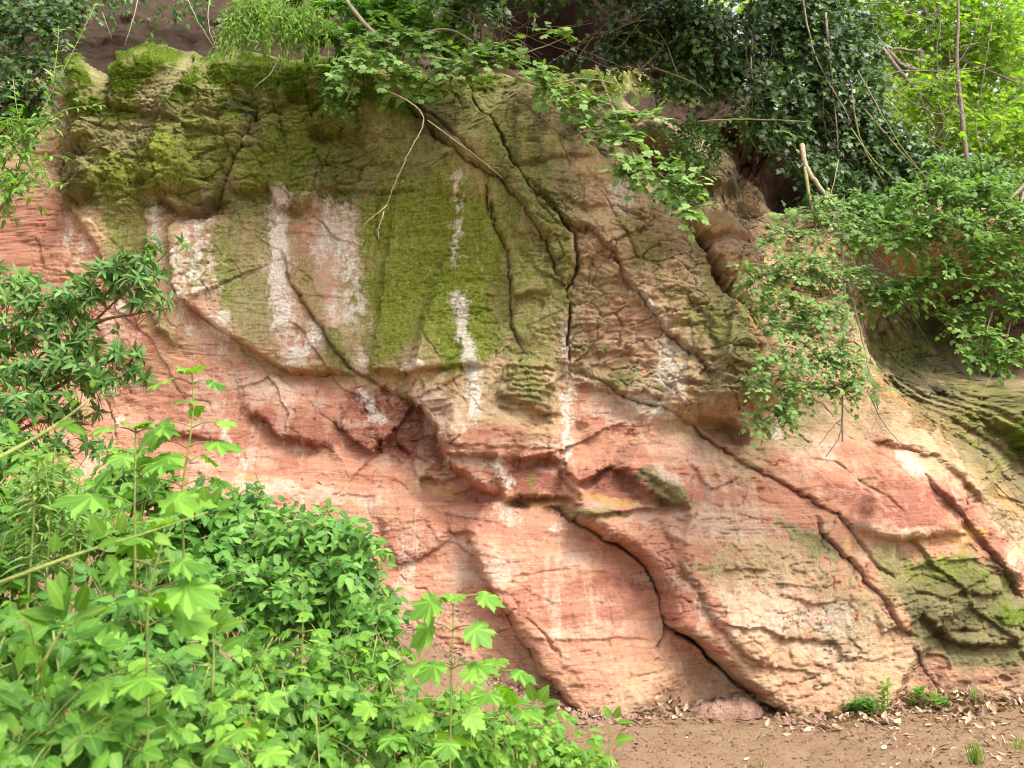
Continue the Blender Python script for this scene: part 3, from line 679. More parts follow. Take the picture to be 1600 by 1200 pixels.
lz = mx(mask([(282, 335), (345, 325), (340, 420), (360, 520), (350, 560), (300, 560), (284, 480)], 9, 12, 40), mask([(426, 300), (444, 296), (452, 400), (470, 470), (500, 520), (505, 575), (446, 575), (432, 450)], 8, 9, 40), mask([(486, 310), (565, 305), (572, 420), (566, 520), (575, 590), (545, 560), (515, 500), (490, 430)], 9, 14, 40), .8 * mask([(238, 310), (252, 330), (262, 420), (240, 380)], 7, 7, 30), .75 * mask([(872, 500), (896, 500), (900, 600), (892, 720), (872, 720), (868, 600)], 8, 8, 40), .8 * mask([(1010, 520), (1050, 540), (1060, 640), (1000, 650), (950, 620), (1010, 600)], 14, 16, 40))
lz = lz * np.clip(.62 + .7 * fbm(X * 2.2, Z * .9, 4, 126), .1, 1)
oliv = oliv * (1 - .8 * lz); algae = algae * (1 - .85 * lz); pale = np.maximum(pale, .7 * lz); red = np.maximum(red, .7 * lz)
deep = np.maximum(deep, lz * sm(.25, .55, fbm(X * 2.2, Z * 1.6, 3, 123)) * .8)
limem = np.maximum(limem, lz * np.clip(.45 + .8 * fbm(X * 4, Z * 1.2, 4, 124), 0, 1))
mossm = mx(mask([(105, 84), (128, 88), (155, 150), (165, 172), (120, 190), (100, 150)], 10, 8, 30), mask([(168, 130), (190, 78), (285, 76), (290, 100), (285, 118), (250, 128), (225, 150), (180, 162), (160, 165)], 10, 9, 30), mask([(304, 92), (378, 78), (440, 90), (438, 150), (380, 140), (330, 138), (295, 170), (275, 188), (300, 130)], 9, 9, 30), mask([(441, 98), (550, 86), (640, 110), (700, 150), (640, 185), (560, 168), (500, 175), (445, 150)], 14, 10, 30), .8 * mask([(640, 120), (960, 100), (1060, 130), (1100, 170), (960, 150), (760, 150)], 16, 10, 30), .8 * blob(1590, 960, 40, 16), .8 * blob(1590, 680, 30, 22), .5 * blob(1490, 890, 50, 10, 10), .45 * blob(1480, 500, 60, 60, 0), .4 * blob(1380, 190, 200, 40))
mossm = np.clip(mossm * np.clip(.95 + .75 * fbm(X * 3.2, Z * 3.2, 4, 128), 0, 1.1), 0, 1)
H += sm(.3, .7, mossm) * (.02 + .022 * np.abs(pn(X * 11, Z * 14, 130)) + .014 * np.abs(pn(X * 30, Z * 36, 131)) + .006 * pn(X * 70, Z * 80, 132))
H -= sm(.4, .8, limem) * 0 - .006 * sm(.3, .7, limem) * (1 + pn(X * 40, Z * 40, 133))

# the slope above: lumpy, with a hollow under the roots
above = sm(.05, .5, Z - rim)
H += above * (.16 * fbm(X * 1.2, Z * 1.5, 4, 140)) * (1 - sm(9, 11, Z) * .0)
H -= 2.6 * np.exp(-((U - 865) / 120) ** 4 - ((Vv - 30) / 58) ** 4) * above + .5 * np.exp(-((U - 690) / 40) ** 2 - ((Vv - 62) / 22) ** 2)
H *= 1 - sm(1300, 1500, Vv) * .5
Yf = Y0 - H

# faces, split along the joints into the masses one can tell apart
nz_, nx_ = X.shape
ii = (np.arange(nz_ - 1)[:, None] * nx_ + np.arange(nx_ - 1)[None, :])
QUADS = np.stack([ii, ii + 1, ii + nx_ + 1, ii + nx_], -1).reshape(-1, 4)
def fc(a):
    return .25 * (a[:-1, :-1] + a[1:, :-1] + a[:-1, 1:] + a[1:, 1:]).ravel()
fu, fv, fz_, frim, fmoss = fc(wu), fc(wv), fc(Z), fc(rim), fc(mossm)
VERT = np.stack([X, Yf, Z], -1).reshape(-1, 3)
one = np.ones(X.size, np.float32)
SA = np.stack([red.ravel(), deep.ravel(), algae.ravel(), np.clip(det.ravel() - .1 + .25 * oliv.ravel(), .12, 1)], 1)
SB = np.stack([ochre.ravel(), pale.ravel(), limem.ravel(), one], 1)
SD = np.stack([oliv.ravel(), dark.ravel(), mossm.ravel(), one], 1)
part_id = np.zeros(len(QUADS), np.int16)
part_id[(fz_ - frim > .16) & (fmoss < .5)] = 1                # soil bank
PARTS = [
    ('rock_block', 'moss-capped block at the top left with a long slanting joint on its right', [(165, 172), (195, 76), (290, 76), (297, 122), (273, 175), (260, 192), (224, 182), (206, 172)]),
    ('rock_block', 'moss-capped block between two slanting joints', [(300, 92), (378, 76), (440, 90), (436, 165), (410, 165), (395, 196), (345, 214), (285, 200), (273, 175), (297, 122)]),
    ('rock_block', 'olive block overhanging a dark hollow', [(273, 178), (285, 200), (345, 214), (390, 205), (371, 252), (353, 294), (349, 306), (326, 327), (277, 329), (252, 310), (217, 301), (213, 292), (227, 259), (241, 224)]),
    ('rock_block', 'brown block with a jagged lower edge over the left wall', [(168, 168), (206, 174), (260, 194), (241, 224), (227, 259), (213, 292), (170, 268), (154, 292), (140, 320), (105, 315), (98, 290), (130, 245), (152, 210)]),
    ('rock_block', 'weathered knobbly block beside the white streaks', [(395, 196), (410, 165), (440, 170), (450, 240), (520, 240), (508, 300), (490, 315), (472, 333), (434, 330), (424, 296), (349, 306), (353, 294), (371, 252)]),
    ('rounded_stone', 'rounded stone lodged in a socket', [(112, 195), (128, 186), (152, 190), (148, 208), (132, 222), (116, 220)]),
    ('rock_panel', 'pale wall panel striped with white lime streaks', [(269, 335), (340, 330), (424, 300), (434, 330), (472, 333), (508, 300), (560, 300), (562, 590), (511, 585), (455, 584), (427, 573), (371, 537), (325, 502), (275, 450), (269, 380)]),
    ('rock_panel', 'broad mossy green wall panel with one white streak', [(560, 300), (545, 160), (640, 150), (695, 231), (751, 283), (768, 357), (789, 388), (797, 478), (800, 520), (824, 568), (775, 584), (695, 586), (562, 590)]),
    ('rock_slab', 'dark pitted slab under the overhanging branches', [(728, 132), (810, 128), (898, 224), (925, 262), (920, 274), (807, 282), (775, 224), (751, 175)]),
    ('rock_slab', 'tall narrow slab between two forked joints', [(761, 290), (807, 300), (842, 385), (868, 448), (881, 462), (886, 502), (889, 600), (824, 568), (800, 520), (797, 478), (789, 388), (768, 357)]),
    ('rock_slab', 'tan fractured slab right of the long vertical crack', [(896, 385), (880, 371), (922, 385), (954, 408), (971, 450), (1010, 502), (1045, 545), (1122, 622), (1068, 655), (1000, 622), (892, 590), (886, 502), (882, 467), (896, 432)]),
    ('rock_slab', 'olive-streaked outer slab ending at the ochre recess', [(820, 290), (925, 270), (1000, 311), (1066, 371), (1092, 425), (1145, 506), (1180, 552), (1200, 640), (1150, 680), (1122, 622), (1080, 576), (1010, 502), (971, 450), (954, 408), (922, 385), (880, 371), (852, 336)]),
    ('rock_block', 'grey stack of thin beds beside the white streak', [(782, 580), (870, 575), (884, 600), (880, 650), (856, 652), (821, 641), (772, 620)]),
    ('rock_block', 'pale nose-shaped block overhanging the red hollow', [(628, 623), (660, 627), (702, 612), (772, 620), (856, 652), (884, 660), (884, 714), (772, 719), (703, 722), (693, 703), (667, 657), (656, 640)]),
    ('rock_panel', 'recessed dark red panel', [(778, 722), (884, 718), (874, 747), (884, 778), (800, 782)]),
    ('rock_block', 'dark red wedge with a white edge', [(535, 612), (557, 602), (616, 676), (585, 711), (520, 655)]),
    ('rock_ledge', 'weathered grey limb of the small arch', [(947, 730), (964, 722), (1030, 735), (1085, 790), (1076, 808), (1040, 816), (1026, 788), (993, 762), (964, 732)]),
    ('rock_slab', 'long pink slab between the arch and the diagonal joint', [(891, 582), (940, 604), (1010, 640), (1080, 672), (1141, 718), (1230, 768), (1290, 803), (1274, 830), (1090, 800), (1030, 735), (964, 722), (893, 760), (884, 714)]),
    ('rock_block', 'block over a shadowed pocket', [(1075, 655), (1150, 640), (1205, 650), (1215, 690), (1165, 700), (1150, 680), (1125, 662)]),
    ('ochre_block', 'rounded ochre rock in the recess', [(1050, 352), (1110, 350), (1180, 400), (1165, 520), (1145, 506), (1092, 425), (1066, 371)]),
    ('rock_slab', 'big layered slab leaning over the black joint', [(880, 792), (988, 797), (1090, 805), (1260, 815), (1274, 836), (1313, 874), (1365, 934), (1392, 990), (1341, 1008), (1299, 1026), (1281, 994), (1201, 993), (1162, 971), (1092, 964), (1060, 985), (1038, 983), (1027, 916), (989, 867), (940, 843)]),
    ('rock_slab', 'foot of the layered slab above the gap', [(1060, 985), (1092, 964), (1162, 971), (1201, 993), (1281, 994), (1299, 1026), (1341, 1008), (1411, 1004), (1467, 1076), (1460, 1110), (1194, 1104), (1128, 1046)]),
    ('rock_slab', 'bulging red slab below the black joint', [(722, 812), (868, 792), (940, 843), (989, 867), (1027, 916), (1038, 983), (1075, 998), (1128, 1046), (1180, 1110), (1000, 1130), (872, 1080), (800, 984), (765, 925), (738, 872)]),
    ('rock_dome', 'deep red dome with a rusty foot', [(1230, 735), (1290, 700), (1340, 690), (1380, 700), (1420, 730), (1460, 787), (1510, 836), (1450, 838), (1390, 845), (1310, 825), (1290, 803)]),
    ('rock_dome', 'narrow deep red rib at the right', [(1340, 690), (1442, 712), (1477, 748), (1530, 798), (1600, 890), (1600, 937), (1547, 885), (1495, 818), (1460, 787), (1420, 730), (1380, 700)]),
    ('rock_block', 'dark mossy block at the foot of the right side', [(1390, 900), (1450, 872), (1520, 868), (1620, 950), (1620, 1110), (1467, 1100), (1439, 1039), (1411, 1004), (1380, 970), (1372, 930)]),
]
for k, (_, _, poly) in enumerate(PARTS):
    p = np.asarray(poly, float)
    idx = np.nonzero((fu > p[:, 0].min()) & (fu < p[:, 0].max()) & (fv > p[:, 1].min()) & (fv < p[:, 1].max()) & (part_id == 0))[0]
    part_id[idx[psd(fu[idx], fv[idx], poly) > 0]] = k + 2

def sheet_part(name, faces, m, extra=None):
    vid, inv = np.unique(faces.ravel(), return_inverse=True)
    at = {'stain_a': SA[vid], 'stain_b': SB[vid], 'stain_shade_c': SD[vid]} if extra is None else {k: v[vid] for k, v in extra.items()}
    return mesh_np(name, VERT[vid], inv.reshape(-1, 4), [m], True, at)
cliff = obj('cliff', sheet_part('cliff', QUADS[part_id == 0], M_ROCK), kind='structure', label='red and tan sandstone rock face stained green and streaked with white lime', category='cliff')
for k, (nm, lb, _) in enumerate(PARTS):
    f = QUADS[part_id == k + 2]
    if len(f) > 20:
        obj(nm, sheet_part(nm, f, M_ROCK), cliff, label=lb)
bank = obj('soil_bank', sheet_part('soil_bank', QUADS[part_id == 1], M_SOIL, {'moss': mossm.ravel() * .8 + .25 * sm(.1, .5, fbm(X * 1.2, Z * 1.2, 3, 150)).ravel()}), kind='structure', label='steep brown soil bank above the rock face', category='bank')

def cliff_y(x, z):                                       # depth of the finished face
    i = np.clip(np.searchsorted(GX, x), 0, nx_ - 1); j = np.clip(np.searchsorted(GZ, z), 0, nz_ - 1)
    return Yf[j, i]

def on_cliff(px, py, lift=0.):                           # point of the finished face seen at a pixel
    a, b, c = ray(px, py)
    y = 9.5
    for _ in range(40):
        t = y / b
        y += .5 * (float(cliff_y(a * t, CAM_H + c * t)) - y)
    y -= lift
    return np.array([a * y / b, y, CAM_H + c * y / b])

# ------------------------------------------------------------------ the ground
def ground_z(x, y):
    s = sm(.6, -4.4, x)
    return 1.35 * s * sm(1.0, 8.5, y) + .28 * np.exp(-((x + .9) / .8) ** 2) * sm(6.5, 9.2, y) + .05 * fbm(x * .7, y * .7, 3, 160) * sm(.5, 3, y) - .06 * sm(7, 4, y) * sm(-.5, 2, x) + (.10 + .05 * pn(x * 2.3, y * 0 + 4, 168)) * np.exp(-np.maximum(8.95 - y, 0) / .22)
gx = np.concatenate([np.linspace(-60, -6.2, 28), np.arange(-6, 6.6, .045), np.linspace(6.8, 60, 28)])
gy = np.concatenate([np.linspace(-60, -1, 25), np.arange(-.8, 5, .12), np.arange(5, 9.9, .024), np.linspace(10, 11.5, 8)])
A_, B_ = np.meshgrid(gx, gy)
zz = ground_z(A_, B_) + (.018 * fbm(A_ * 5, B_ * 5, 3, 161) + .008 * fbm(A_ * 22, B_ * 22, 2, 163)) * sm(3, 5, B_)
ny_, nx2 = A_.shape
jj = (np.arange(ny_ - 1)[:, None] * nx2 + np.arange(nx2 - 1)[None, :])
GQ = np.stack([jj, jj + 1, jj + nx2 + 1, jj + nx2], -1).reshape(-1, 4)
gmoss = (.9 * np.exp(-((A_ + .35) / .4) ** 2 - ((B_ - 5.9) / .35) ** 2) + .35 * sm(1.5, 5, A_) * sm(-.2, .5, fbm(A_, B_, 3, 165)) * sm(8.2, 6.2, B_)).astype(np.float32)
ground = obj('ground', mesh_np('ground', np.stack([A_, B_, zz], -1).reshape(-1, 3), GQ, [M_DIRT], True, {'moss': gmoss.ravel()}), kind='structure', label='trodden reddish earth at the foot of the rock face', category='ground')
print('cliff done %.1fs, %d quads' % (time.time() - T0, len(QUADS)))
# ------------------------------------------------------------------ leaves
def leaf_material(name, dark, midc, light, trans=.32, rough=.5, spec=.35):
    m, t, N, L = mat(name)
    out, bs, tr, mixs = N('ShaderNodeOutputMaterial'), N('ShaderNodeBsdfPrincipled'), N('ShaderNodeBsdfTranslucent'), N('ShaderNodeMixShader')
    at = N('ShaderNodeAttribute'); at.attribute_name = 'tint'
    ra = N('ShaderNodeValToRGB'); L(at.outputs['Fac'], ra.inputs[0])
    e = ra.color_ramp.elements
    e[0].color, e[1].color = (*dark, 1), (*light, 1)
    e[0].position, e[1].position = .08, .95
    k = e.new(.5); k.color = (*midc, 1)
    vn = N('ShaderNodeAttribute'); vn.attribute_name = 'vein'
    col = node_mix(t, node_math(t, 'MULTIPLY', node_math(t, 'POWER', vn.outputs['Fac'], 14.0), .28), ra.outputs[0], tuple(min(1, c * 1.9 + .02) for c in light))
    nz = node_noise(t, N('ShaderNodeTexCoord').outputs['Object'], 45, 2, .5)
    col = node_mix(t, 1.0, col, node_mix(t, nz, (.74, .74, .74), (1.24, 1.24, 1.24)), 'MULTIPLY')
    oc = N('ShaderNodeTexCoord').outputs['Object']
    col = node_mix(t, node_map(t, node_noise(t, oc, 6.5, 4, .65), .67, .74, 0, .8), col, (.20, .125, .035))
    L(col, bs.inputs['Base Color'])
    bs.inputs['Roughness'].default_value, bs.inputs['Specular IOR Level'].default_value = rough, spec
    L(node_mix(t, 1.0, col, (1.5, 1.7, .5), 'MULTIPLY'), tr.inputs['Color'])
    mixs.inputs[0].default_value = trans
    L(bs.outputs[0], mixs.inputs[1]); L(tr.outputs[0], mixs.inputs[2]); L(mixs.outputs[0], out.inputs[0])
    return m

def bark_material(name, c1, c2, scale=30):
    m, t, N, L = mat(name)
    out, bs = N('ShaderNodeOutputMaterial'), N('ShaderNodeBsdfPrincipled')
    co = N('ShaderNodeTexCoord').outputs['Object']
    n = node_noise(t, co, scale, 4, .65)
    L(node_mix(t, node_map(t, n, .35, .65, 0, 1), c1, c2), bs.inputs['Base Color'])
    bs.inputs['Roughness'].default_value = .85
    bp = N('ShaderNodeBump'); bp.inputs['Strength'].default_value = .5; bp.inputs['Distance'].default_value = .01
    L(n, bp.inputs['Height']); L(bp.outputs[0], bs.inputs['Normal']); L(bs.outputs[0], out.inputs[0])
    return m

ML = {
    'fresh': leaf_material('fresh_leaf', (0.047, 0.127, 0.013), (0.094, 0.218, 0.023), (0.176, 0.332, 0.039), .36, .55, .28),
    'bush': leaf_material('bush_leaf', (0.041, 0.119, 0.017), (0.080, 0.203, 0.029), (0.145, 0.297, 0.049), .34, .55, .28),
    'lime': leaf_material('young_leaf', (0.086, 0.184, 0.023), (0.135, 0.257, 0.034), (0.189, 0.315, 0.057), .42, .6, .12),
    'dark': leaf_material('ivy_leaf', (0.017, 0.043, 0.009), (0.038, 0.091, 0.015), (0.096, 0.174, 0.031), .18, .48, .3),
    'laurel': leaf_material('laurel_leaf', (0.031, 0.088, 0.017), (0.072, 0.163, 0.031), (0.137, 0.250, 0.056), .26, .5, .25),
    'maple': leaf_material('hanging_leaf', (0.044, 0.105, 0.021), (0.083, 0.176, 0.033), (0.143, 0.259, 0.053), .32, .6, .15),
    'pale': leaf_material('pale_leaf', (0.069, 0.144, 0.032), (0.121, 0.218, 0.052), (0.190, 0.305, 0.086), .3, .6, .2),
    'sun': leaf_material('woodland_leaf', (.11, .215, .018), (.18, .31, .024), (.27, .40, .04), .55, .6, .15),
    'dry': leaf_material('dead_leaf', (.13, .075, .04), (.30, .195, .12), (.50, .38, .27), .1, .8, .2),
    'grass': leaf_material('grass_blade', (.08, .15, .02), (.14, .23, .03), (.22, .30, .06), .4, .55, .3),
}
MB = {
    'bark': bark_material('grey_bark', (.11, .085, .055), (.22, .18, .125)),
    'twig': bark_material('pale_twig', (.20, .155, .095), (.34, .27, .17), 60),
    'darkbark': bark_material('dark_bark', (.035, .026, .018), (.085, .065, .045)),
    'green': bark_material('green_stem', (.14, .19, .035), (.22, .26, .06), 50),
    'olive': bark_material('olive_stem', (.15, .15, .04), (.25, .22, .08), 50),
    'redstem': bark_material('brown_stem', (.13, .07, .035), (.22, .13, .06), 50),
}

# ---- leaf outlines: (vertices, triangles, vein weight); base at 0, tip along +y, length 1
def tpl_ovate(wd=.5, n=4, fold=.12, droop=.22, serr=0., peak=.38):
    V, F, S = [], [], []
    ts = np.linspace(0, 1, n + 1)
    for t in ts:
        wv_ = wd * .5 * (t / peak) ** .7 * math.exp(.7 * (1 - t / peak)) * (1 - t ** 4) if t > 0 else 0
        z = -droop * t * t
        V += [(-wv_, t, z + fold * wv_), (0, t, z), (wv_, t, z + fold * wv_)]; S += [0, 1, 0]
    for i in range(n):
        a = 3 * i
        if i == 0:
            F += [(1, 5, 4), (1, 4, 3)]
        elif i == n - 1:
            F += [(a, a + 1, a + 4), (a + 1, a + 2, a + 4)]
        else:
            F += [(a, a + 1, a + 4), (a, a + 4, a + 3), (a + 1, a + 2, a + 5), (a + 1, a + 5, a + 4)]
    return np.array(V), np.array(F), np.array(S, float)

def tpl_lobed(half, cy_=.28, droop=.16, fold=.05):
    """outline given from the base round to the tip, mirrored; fan about a point near the petiole"""
    pts = [(x, y) for x, y in half] + [(-x, y) for x, y in half[::-1][1:]]
    V, S = [(0, cy_, .0)], [1.]
    for i, (x, y) in enumerate(pts):
        r2 = x * x + (y - cy_) ** 2
        V.append((x, y, -droop * r2 * 1.3 + (fold if i % 2 else -fold * .4))); S.append(1. if r2 > .24 and y > .05 and (abs(x) < .01 or abs(x) > .45) else 0.)
    n = len(pts)
    F = [(0, 1 + i, 1 + (i + 1) % n) for i in range(n)]
    return np.array(V), np.array(F)[:, ::-1], np.array(S)

SYC = [(0, .06), (.16, -.04), (.32, .0), (.38, .08), (.54, .10), (.53, .20), (.62, .34), (.50, .36), (.45, .42), (.54, .54), (.62, .72), (.46, .68), (.40, .74), (.30, .67), (.25, .70), (.24, .80), (.13, .86), (0, 1)]
IVY = [(0, .10), (.20, -.03), (.42, .08), (.30, .26), (.50, .48), (.24, .55), (.14, .78), (0, 1)]
FMP = [(0, .05), (.20, .0), (.42, .12), (.30, .24), (.52, .50), (.40, .62), (.20, .52), (.22, .74), (.10, .92), (0, .98)]

def tpl_join(parts):
    V, F, S, o = [], [], [], 0
    for (v, f, s), M, sc_, off in parts:
        V.append((v * sc_) @ np.array(M).T + np.array(off)); F.append(f + o); S.append(s); o += len(v)
    return np.concatenate(V), np.concatenate(F), np.concatenate(S)

def rz(a, tilt=0.):
    c, s = math.cos(R_(a)), math.sin(R_(a))
    ct_, st_ = math.cos(R_(tilt)), math.sin(R_(tilt))
    return np.array([[c, -s, 0], [s, c, 0], [0, 0, 1]]) @ np.array([[1, 0, 0], [0, ct_, -st_], [0, st_, ct_]])
_ov = tpl_ovate(.62, 5, .2, .2)
TPL = {
    'ovate': tpl_ovate(.60, 4, .18, .22), 'lance': tpl_ovate(.30, 4, .2, .3), 'narrow': tpl_ovate(.17, 3, .2, .45), 'small': tpl_ovate(.55, 2, .2, .15),
    'sycamore': tpl_lobed(SYC, .22, .20, .03), 'ivy': tpl_lobed(IVY, .3, .22, .02), 'fmaple': tpl_lobed(FMP, .28, .2, .03),
    'bramble': tpl_join([(_ov, rz(0, -8), .62, (0, .36, 0)), (_ov, rz(62, -14), .52, (-.02, .30, 0)), (_ov, rz(-62, -14), .52, (.02, .30, 0)),
                         ((np.array([(-.008, 0, 0), (.008, 0, 0), (0, .38, .0)]), np.array([(0, 1, 2)]), np.array([1., 1, 1])), np.eye(3), 1, (0, 0, 0))]),
    'blade': (np.array([(-.02, 0, 0), (.02, 0, 0), (-.018, .35, .0), (.018, .35, 0), (-.012, .7, -.06), (.012, .7, -.06), (0, 1, -.22)]), np.array([(0, 1, 3), (0, 3, 2), (2, 3, 5), (2, 5, 4), (4, 5, 6)]), np.zeros(7)),
}
_leaf_meshes = {}
NV = 6
def leaf_mesh(tpl, mk, k):
    key = (tpl, mk, k)
    if key not in _leaf_meshes:
        v, f, s = TPL[tpl]
        r = np.random.default_rng(k * 31 + 7)
        v = v.copy()
        v[:, 2] += r.normal(0, .05) * v[:, 1] ** 2 + r.normal(0, .10) * v[:, 0] * v[:, 1] + r.normal(0, .012, len(v)) - abs(r.normal(0, .1)) * v[:, 0] ** 2
        v[:, 0] *= 1 + r.normal(0, .07)
        v[:, 0] += r.normal(0, .05) * v[:, 1] ** 2
        tint = np.full(len(v), (k + .5) / NV, np.float32)
        _leaf_meshes[key] = mesh_np('leaf', v, f, [ML[mk]], True, {'tint': tint, 'vein': s.astype(np.float32)})
    return _leaf_meshes[key]

def nrm(a):
    return a / np.maximum(np.linalg.norm(a, axis=-1, keepdims=True), 1e-9)

CAMP = np.array([0, 0, CAM_H])
STAT = {'leaf': 0, 'tri': 0}

class Plant:
    def __init__(self, name, label, cat, loc, group=None):
        self.loc = np.array(loc, float)
        self.root = thing(name, label, cat, tuple(self.loc), group)
        self.lv = []                                   # (template, material, pos, dir, normal, size, tint)
        self.tw = []
    def stem(self, pts, r0, r1, m='bark', name='stem', sides=7, smooth=3, jitter=0.):
        p = np.asarray(pts, float)
        for _ in range(smooth):                        # Chaikin
            if len(p) > 2:
                q = np.empty((2 * (len(p) - 1), 3)); q[0::2] = .75 * p[:-1] + .25 * p[1:]; q[1::2] = .25 * p[:-1] + .75 * p[1:]
                p = np.concatenate([p[:1], q[1:-1] if len(q) > 2 else q, p[-1:]])
            if len(p) > 24:
                break
        if jitter:
            p[1:-1] += rng.normal(0, jitter, (len(p) - 2, 3))
        V, F = tube(p, np.linspace(r0, r1, len(p)), sides)
        o = obj(name, mesh_np(name, V - self.loc, F, [MB[m]], True), self.root)
        return p
    def twigs(self, curves, radii, m='twig'):
        """curves (n,k,3)"""
        self.tw.append((np.asarray(curves, float), np.asarray(radii, float), m))
    def leaves(self, tpl, mk, pos, d, n, size, tint):
        self.lv.append((tpl, mk, np.asarray(pos, float), np.asarray(d, float), np.asarray(n, float), np.broadcast_to(size, (len(pos),)).astype(float), np.asarray(tint, float)))
    def finish(self, single=0, lname='leaf'):
        if self.tw:
            for m in sorted({t[2] for t in self.tw}):
                Vs, Fs, o = [], [], 0
                for cu, ra, mm in self.tw:
                    if mm == m:
                        v, f = tubes3(cu, ra)
                        Vs.append(v - self.loc); Fs.append(f + o); o += len(v)
                obj('twigs', mesh_np('twigs', np.concatenate(Vs), np.concatenate(Fs), [MB[m]], True), self.root, kind='stuff')
        allp = np.concatenate([l[2] for l in self.lv]) if self.lv else np.zeros((0, 3))
        if len(allp) == 0:
            return self.root
        allsz = np.concatenate([l[5] for l in self.lv])
        dist = np.linalg.norm(allp - CAMP, axis=1)
        U_, V_ = project(allp[:, 0], allp[:, 1], allp[:, 2])
        vis = (U_ > -20) & (U_ < 1620) & (V_ > -20) & (V_ < 1220)
        score = np.where(vis, allsz / dist, 0) * (1 - .12 * (dist - dist.min()) / (np.ptp(dist) + .01))
        order = np.argsort(-score)
        pick = np.zeros(len(allp), bool); pick[order[:single]] = True
        pick &= vis
        k0 = 0
        joined = {}
        for tpl, mk, pos, d, n, sz, ti in self.lv:
            y = nrm(d); x = nrm(np.cross(y, n)); z = np.cross(x, y)
            Mx = np.stack([x, y, z], -1) * sz[:, None, None]
            pk = pick[k0:k0 + len(pos)]; k0 += len(pos)
            for i in np.nonzero(pk)[0]:
                o = bpy.data.objects.new(lname, leaf_mesh(tpl, mk, int(np.clip(ti[i] * NV, 0, NV - 1))))
                C.objects.link(o); o.parent = self.root
                M4 = np.eye(4); M4[:3, :3] = Mx[i]; M4[:3, 3] = pos[i] - self.loc
                o.matrix_basis = Matrix(M4.tolist())
            rest = ~pk
            if rest.any():
                v, f, s = TPL[tpl]
                R = rest.sum()
                w_ = np.broadcast_to(v, (R,) + v.shape).copy()
                w_[:, :, 2] += rng.normal(0, .07, (R, 1)) * v[:, 1] ** 2 + rng.normal(0, .1, (R, 1)) * v[:, 0] * v[:, 1]
                P_ = np.einsum('nij,nkj->nki', Mx[rest], w_) + (pos[rest] - self.loc)[:, None, :]
                joined.setdefault(mk, []).append((P_.reshape(-1, 3), (f[None] + (np.arange(R) * len(v))[:, None, None]).reshape(-1, 3), np.repeat(ti[rest], len(v)), np.tile(s, R)))
        for mk, ls in joined.items():
            o_, Vs, Fs = 0, [], []
            for v, f, _, _ in ls:
                Vs.append(v); Fs.append(f + o_); o_ += len(v)
            STAT['tri'] += sum(len(f) for f in Fs)
            obj('foliage', mesh_np('foliage', np.concatenate(Vs), np.concatenate(Fs), [ML[mk]], True, {'tint': np.concatenate([l[2] for l in ls]).astype(np.float32), 'vein': np.concatenate([l[3] for l in ls]).astype(np.float32)}), self.root, kind='stuff')
        STAT['leaf'] += int(pick.sum())
        return self.root

def tube(p, r, sides=6):
    t = nrm(np.gradient(p, axis=0))
    ref = np.array([0.3, .9, .2]) if abs(t[0][2]) > .7 else np.array([0, 0, 1.])
    a = nrm(np.cross(t, ref)); b = np.cross(t, a)
    an = np.linspace(0, 2 * np.pi, sides, endpoint=False)
    V = p[:, None, :] + r[:, None, None] * (np.cos(an)[None, :, None] * a[:, None, :] + np.sin(an)[None, :, None] * b[:, None, :])
    n = len(p)
    i = np.arange(n - 1)[:, None] * sides; j = np.arange(sides)[None, :]; j2 = (j + 1) % sides
    F = np.stack([i + j, i + j2, i + sides + j2, i + sides + j], -1).reshape(-1, 4)
    V = V.reshape(-1, 3)
    V = np.concatenate([V, p[:1], p[-1:]])
    k = len(V)
    c0 = np.array([[k - 2, (q + 1) % sides, q, q] for q in range(sides)]); c1 = np.array([[k - 1, (n - 1) * sides + q, (n - 1) * sides + (q + 1) % sides, (n - 1) * sides + (q + 1) % sides] for q in range(sides)])
    T = np.concatenate([F[:, [0, 1, 2]], F[:, [0, 2, 3]], c0[:, :3], c1[:, :3]])
    return V, T

def tubes3(cu, ra):
    """many thin three-sided tubes: cu (n,k,3), ra (n,)"""
    n, k, _ = cu.shape
    t = nrm(np.gradient(cu, axis=1))
    ref = np.broadcast_to(np.array([.35, .5, .79]), t.shape)
    a = nrm(np.cross(t, ref)); b = np.cross(t, a)
    rr = ra[:, None, None] * np.linspace(1, .45, k)[None, :, None]
    V = np.stack([cu + rr * (math.cos(q) * a + math.sin(q) * b) for q in (0, 2.094, 4.189)], 2)
    i = (np.arange(n)[:, None, None] * k + np.arange(k - 1)[None, :, None]) * 3; j = np.arange(3)[None, None, :]; j2 = (j + 1) % 3
    f1 = np.stack([i + j, i + j2, i + 3 + j2], -1).reshape(-1, 3); f2 = np.stack([i + j, i + 3 + j2, i + 3 + j], -1).reshape(-1, 3)
    return V.reshape(-1, 3), np.concatenate([f1, f2])

LIGHT = np.array([.1, -.42, .9])

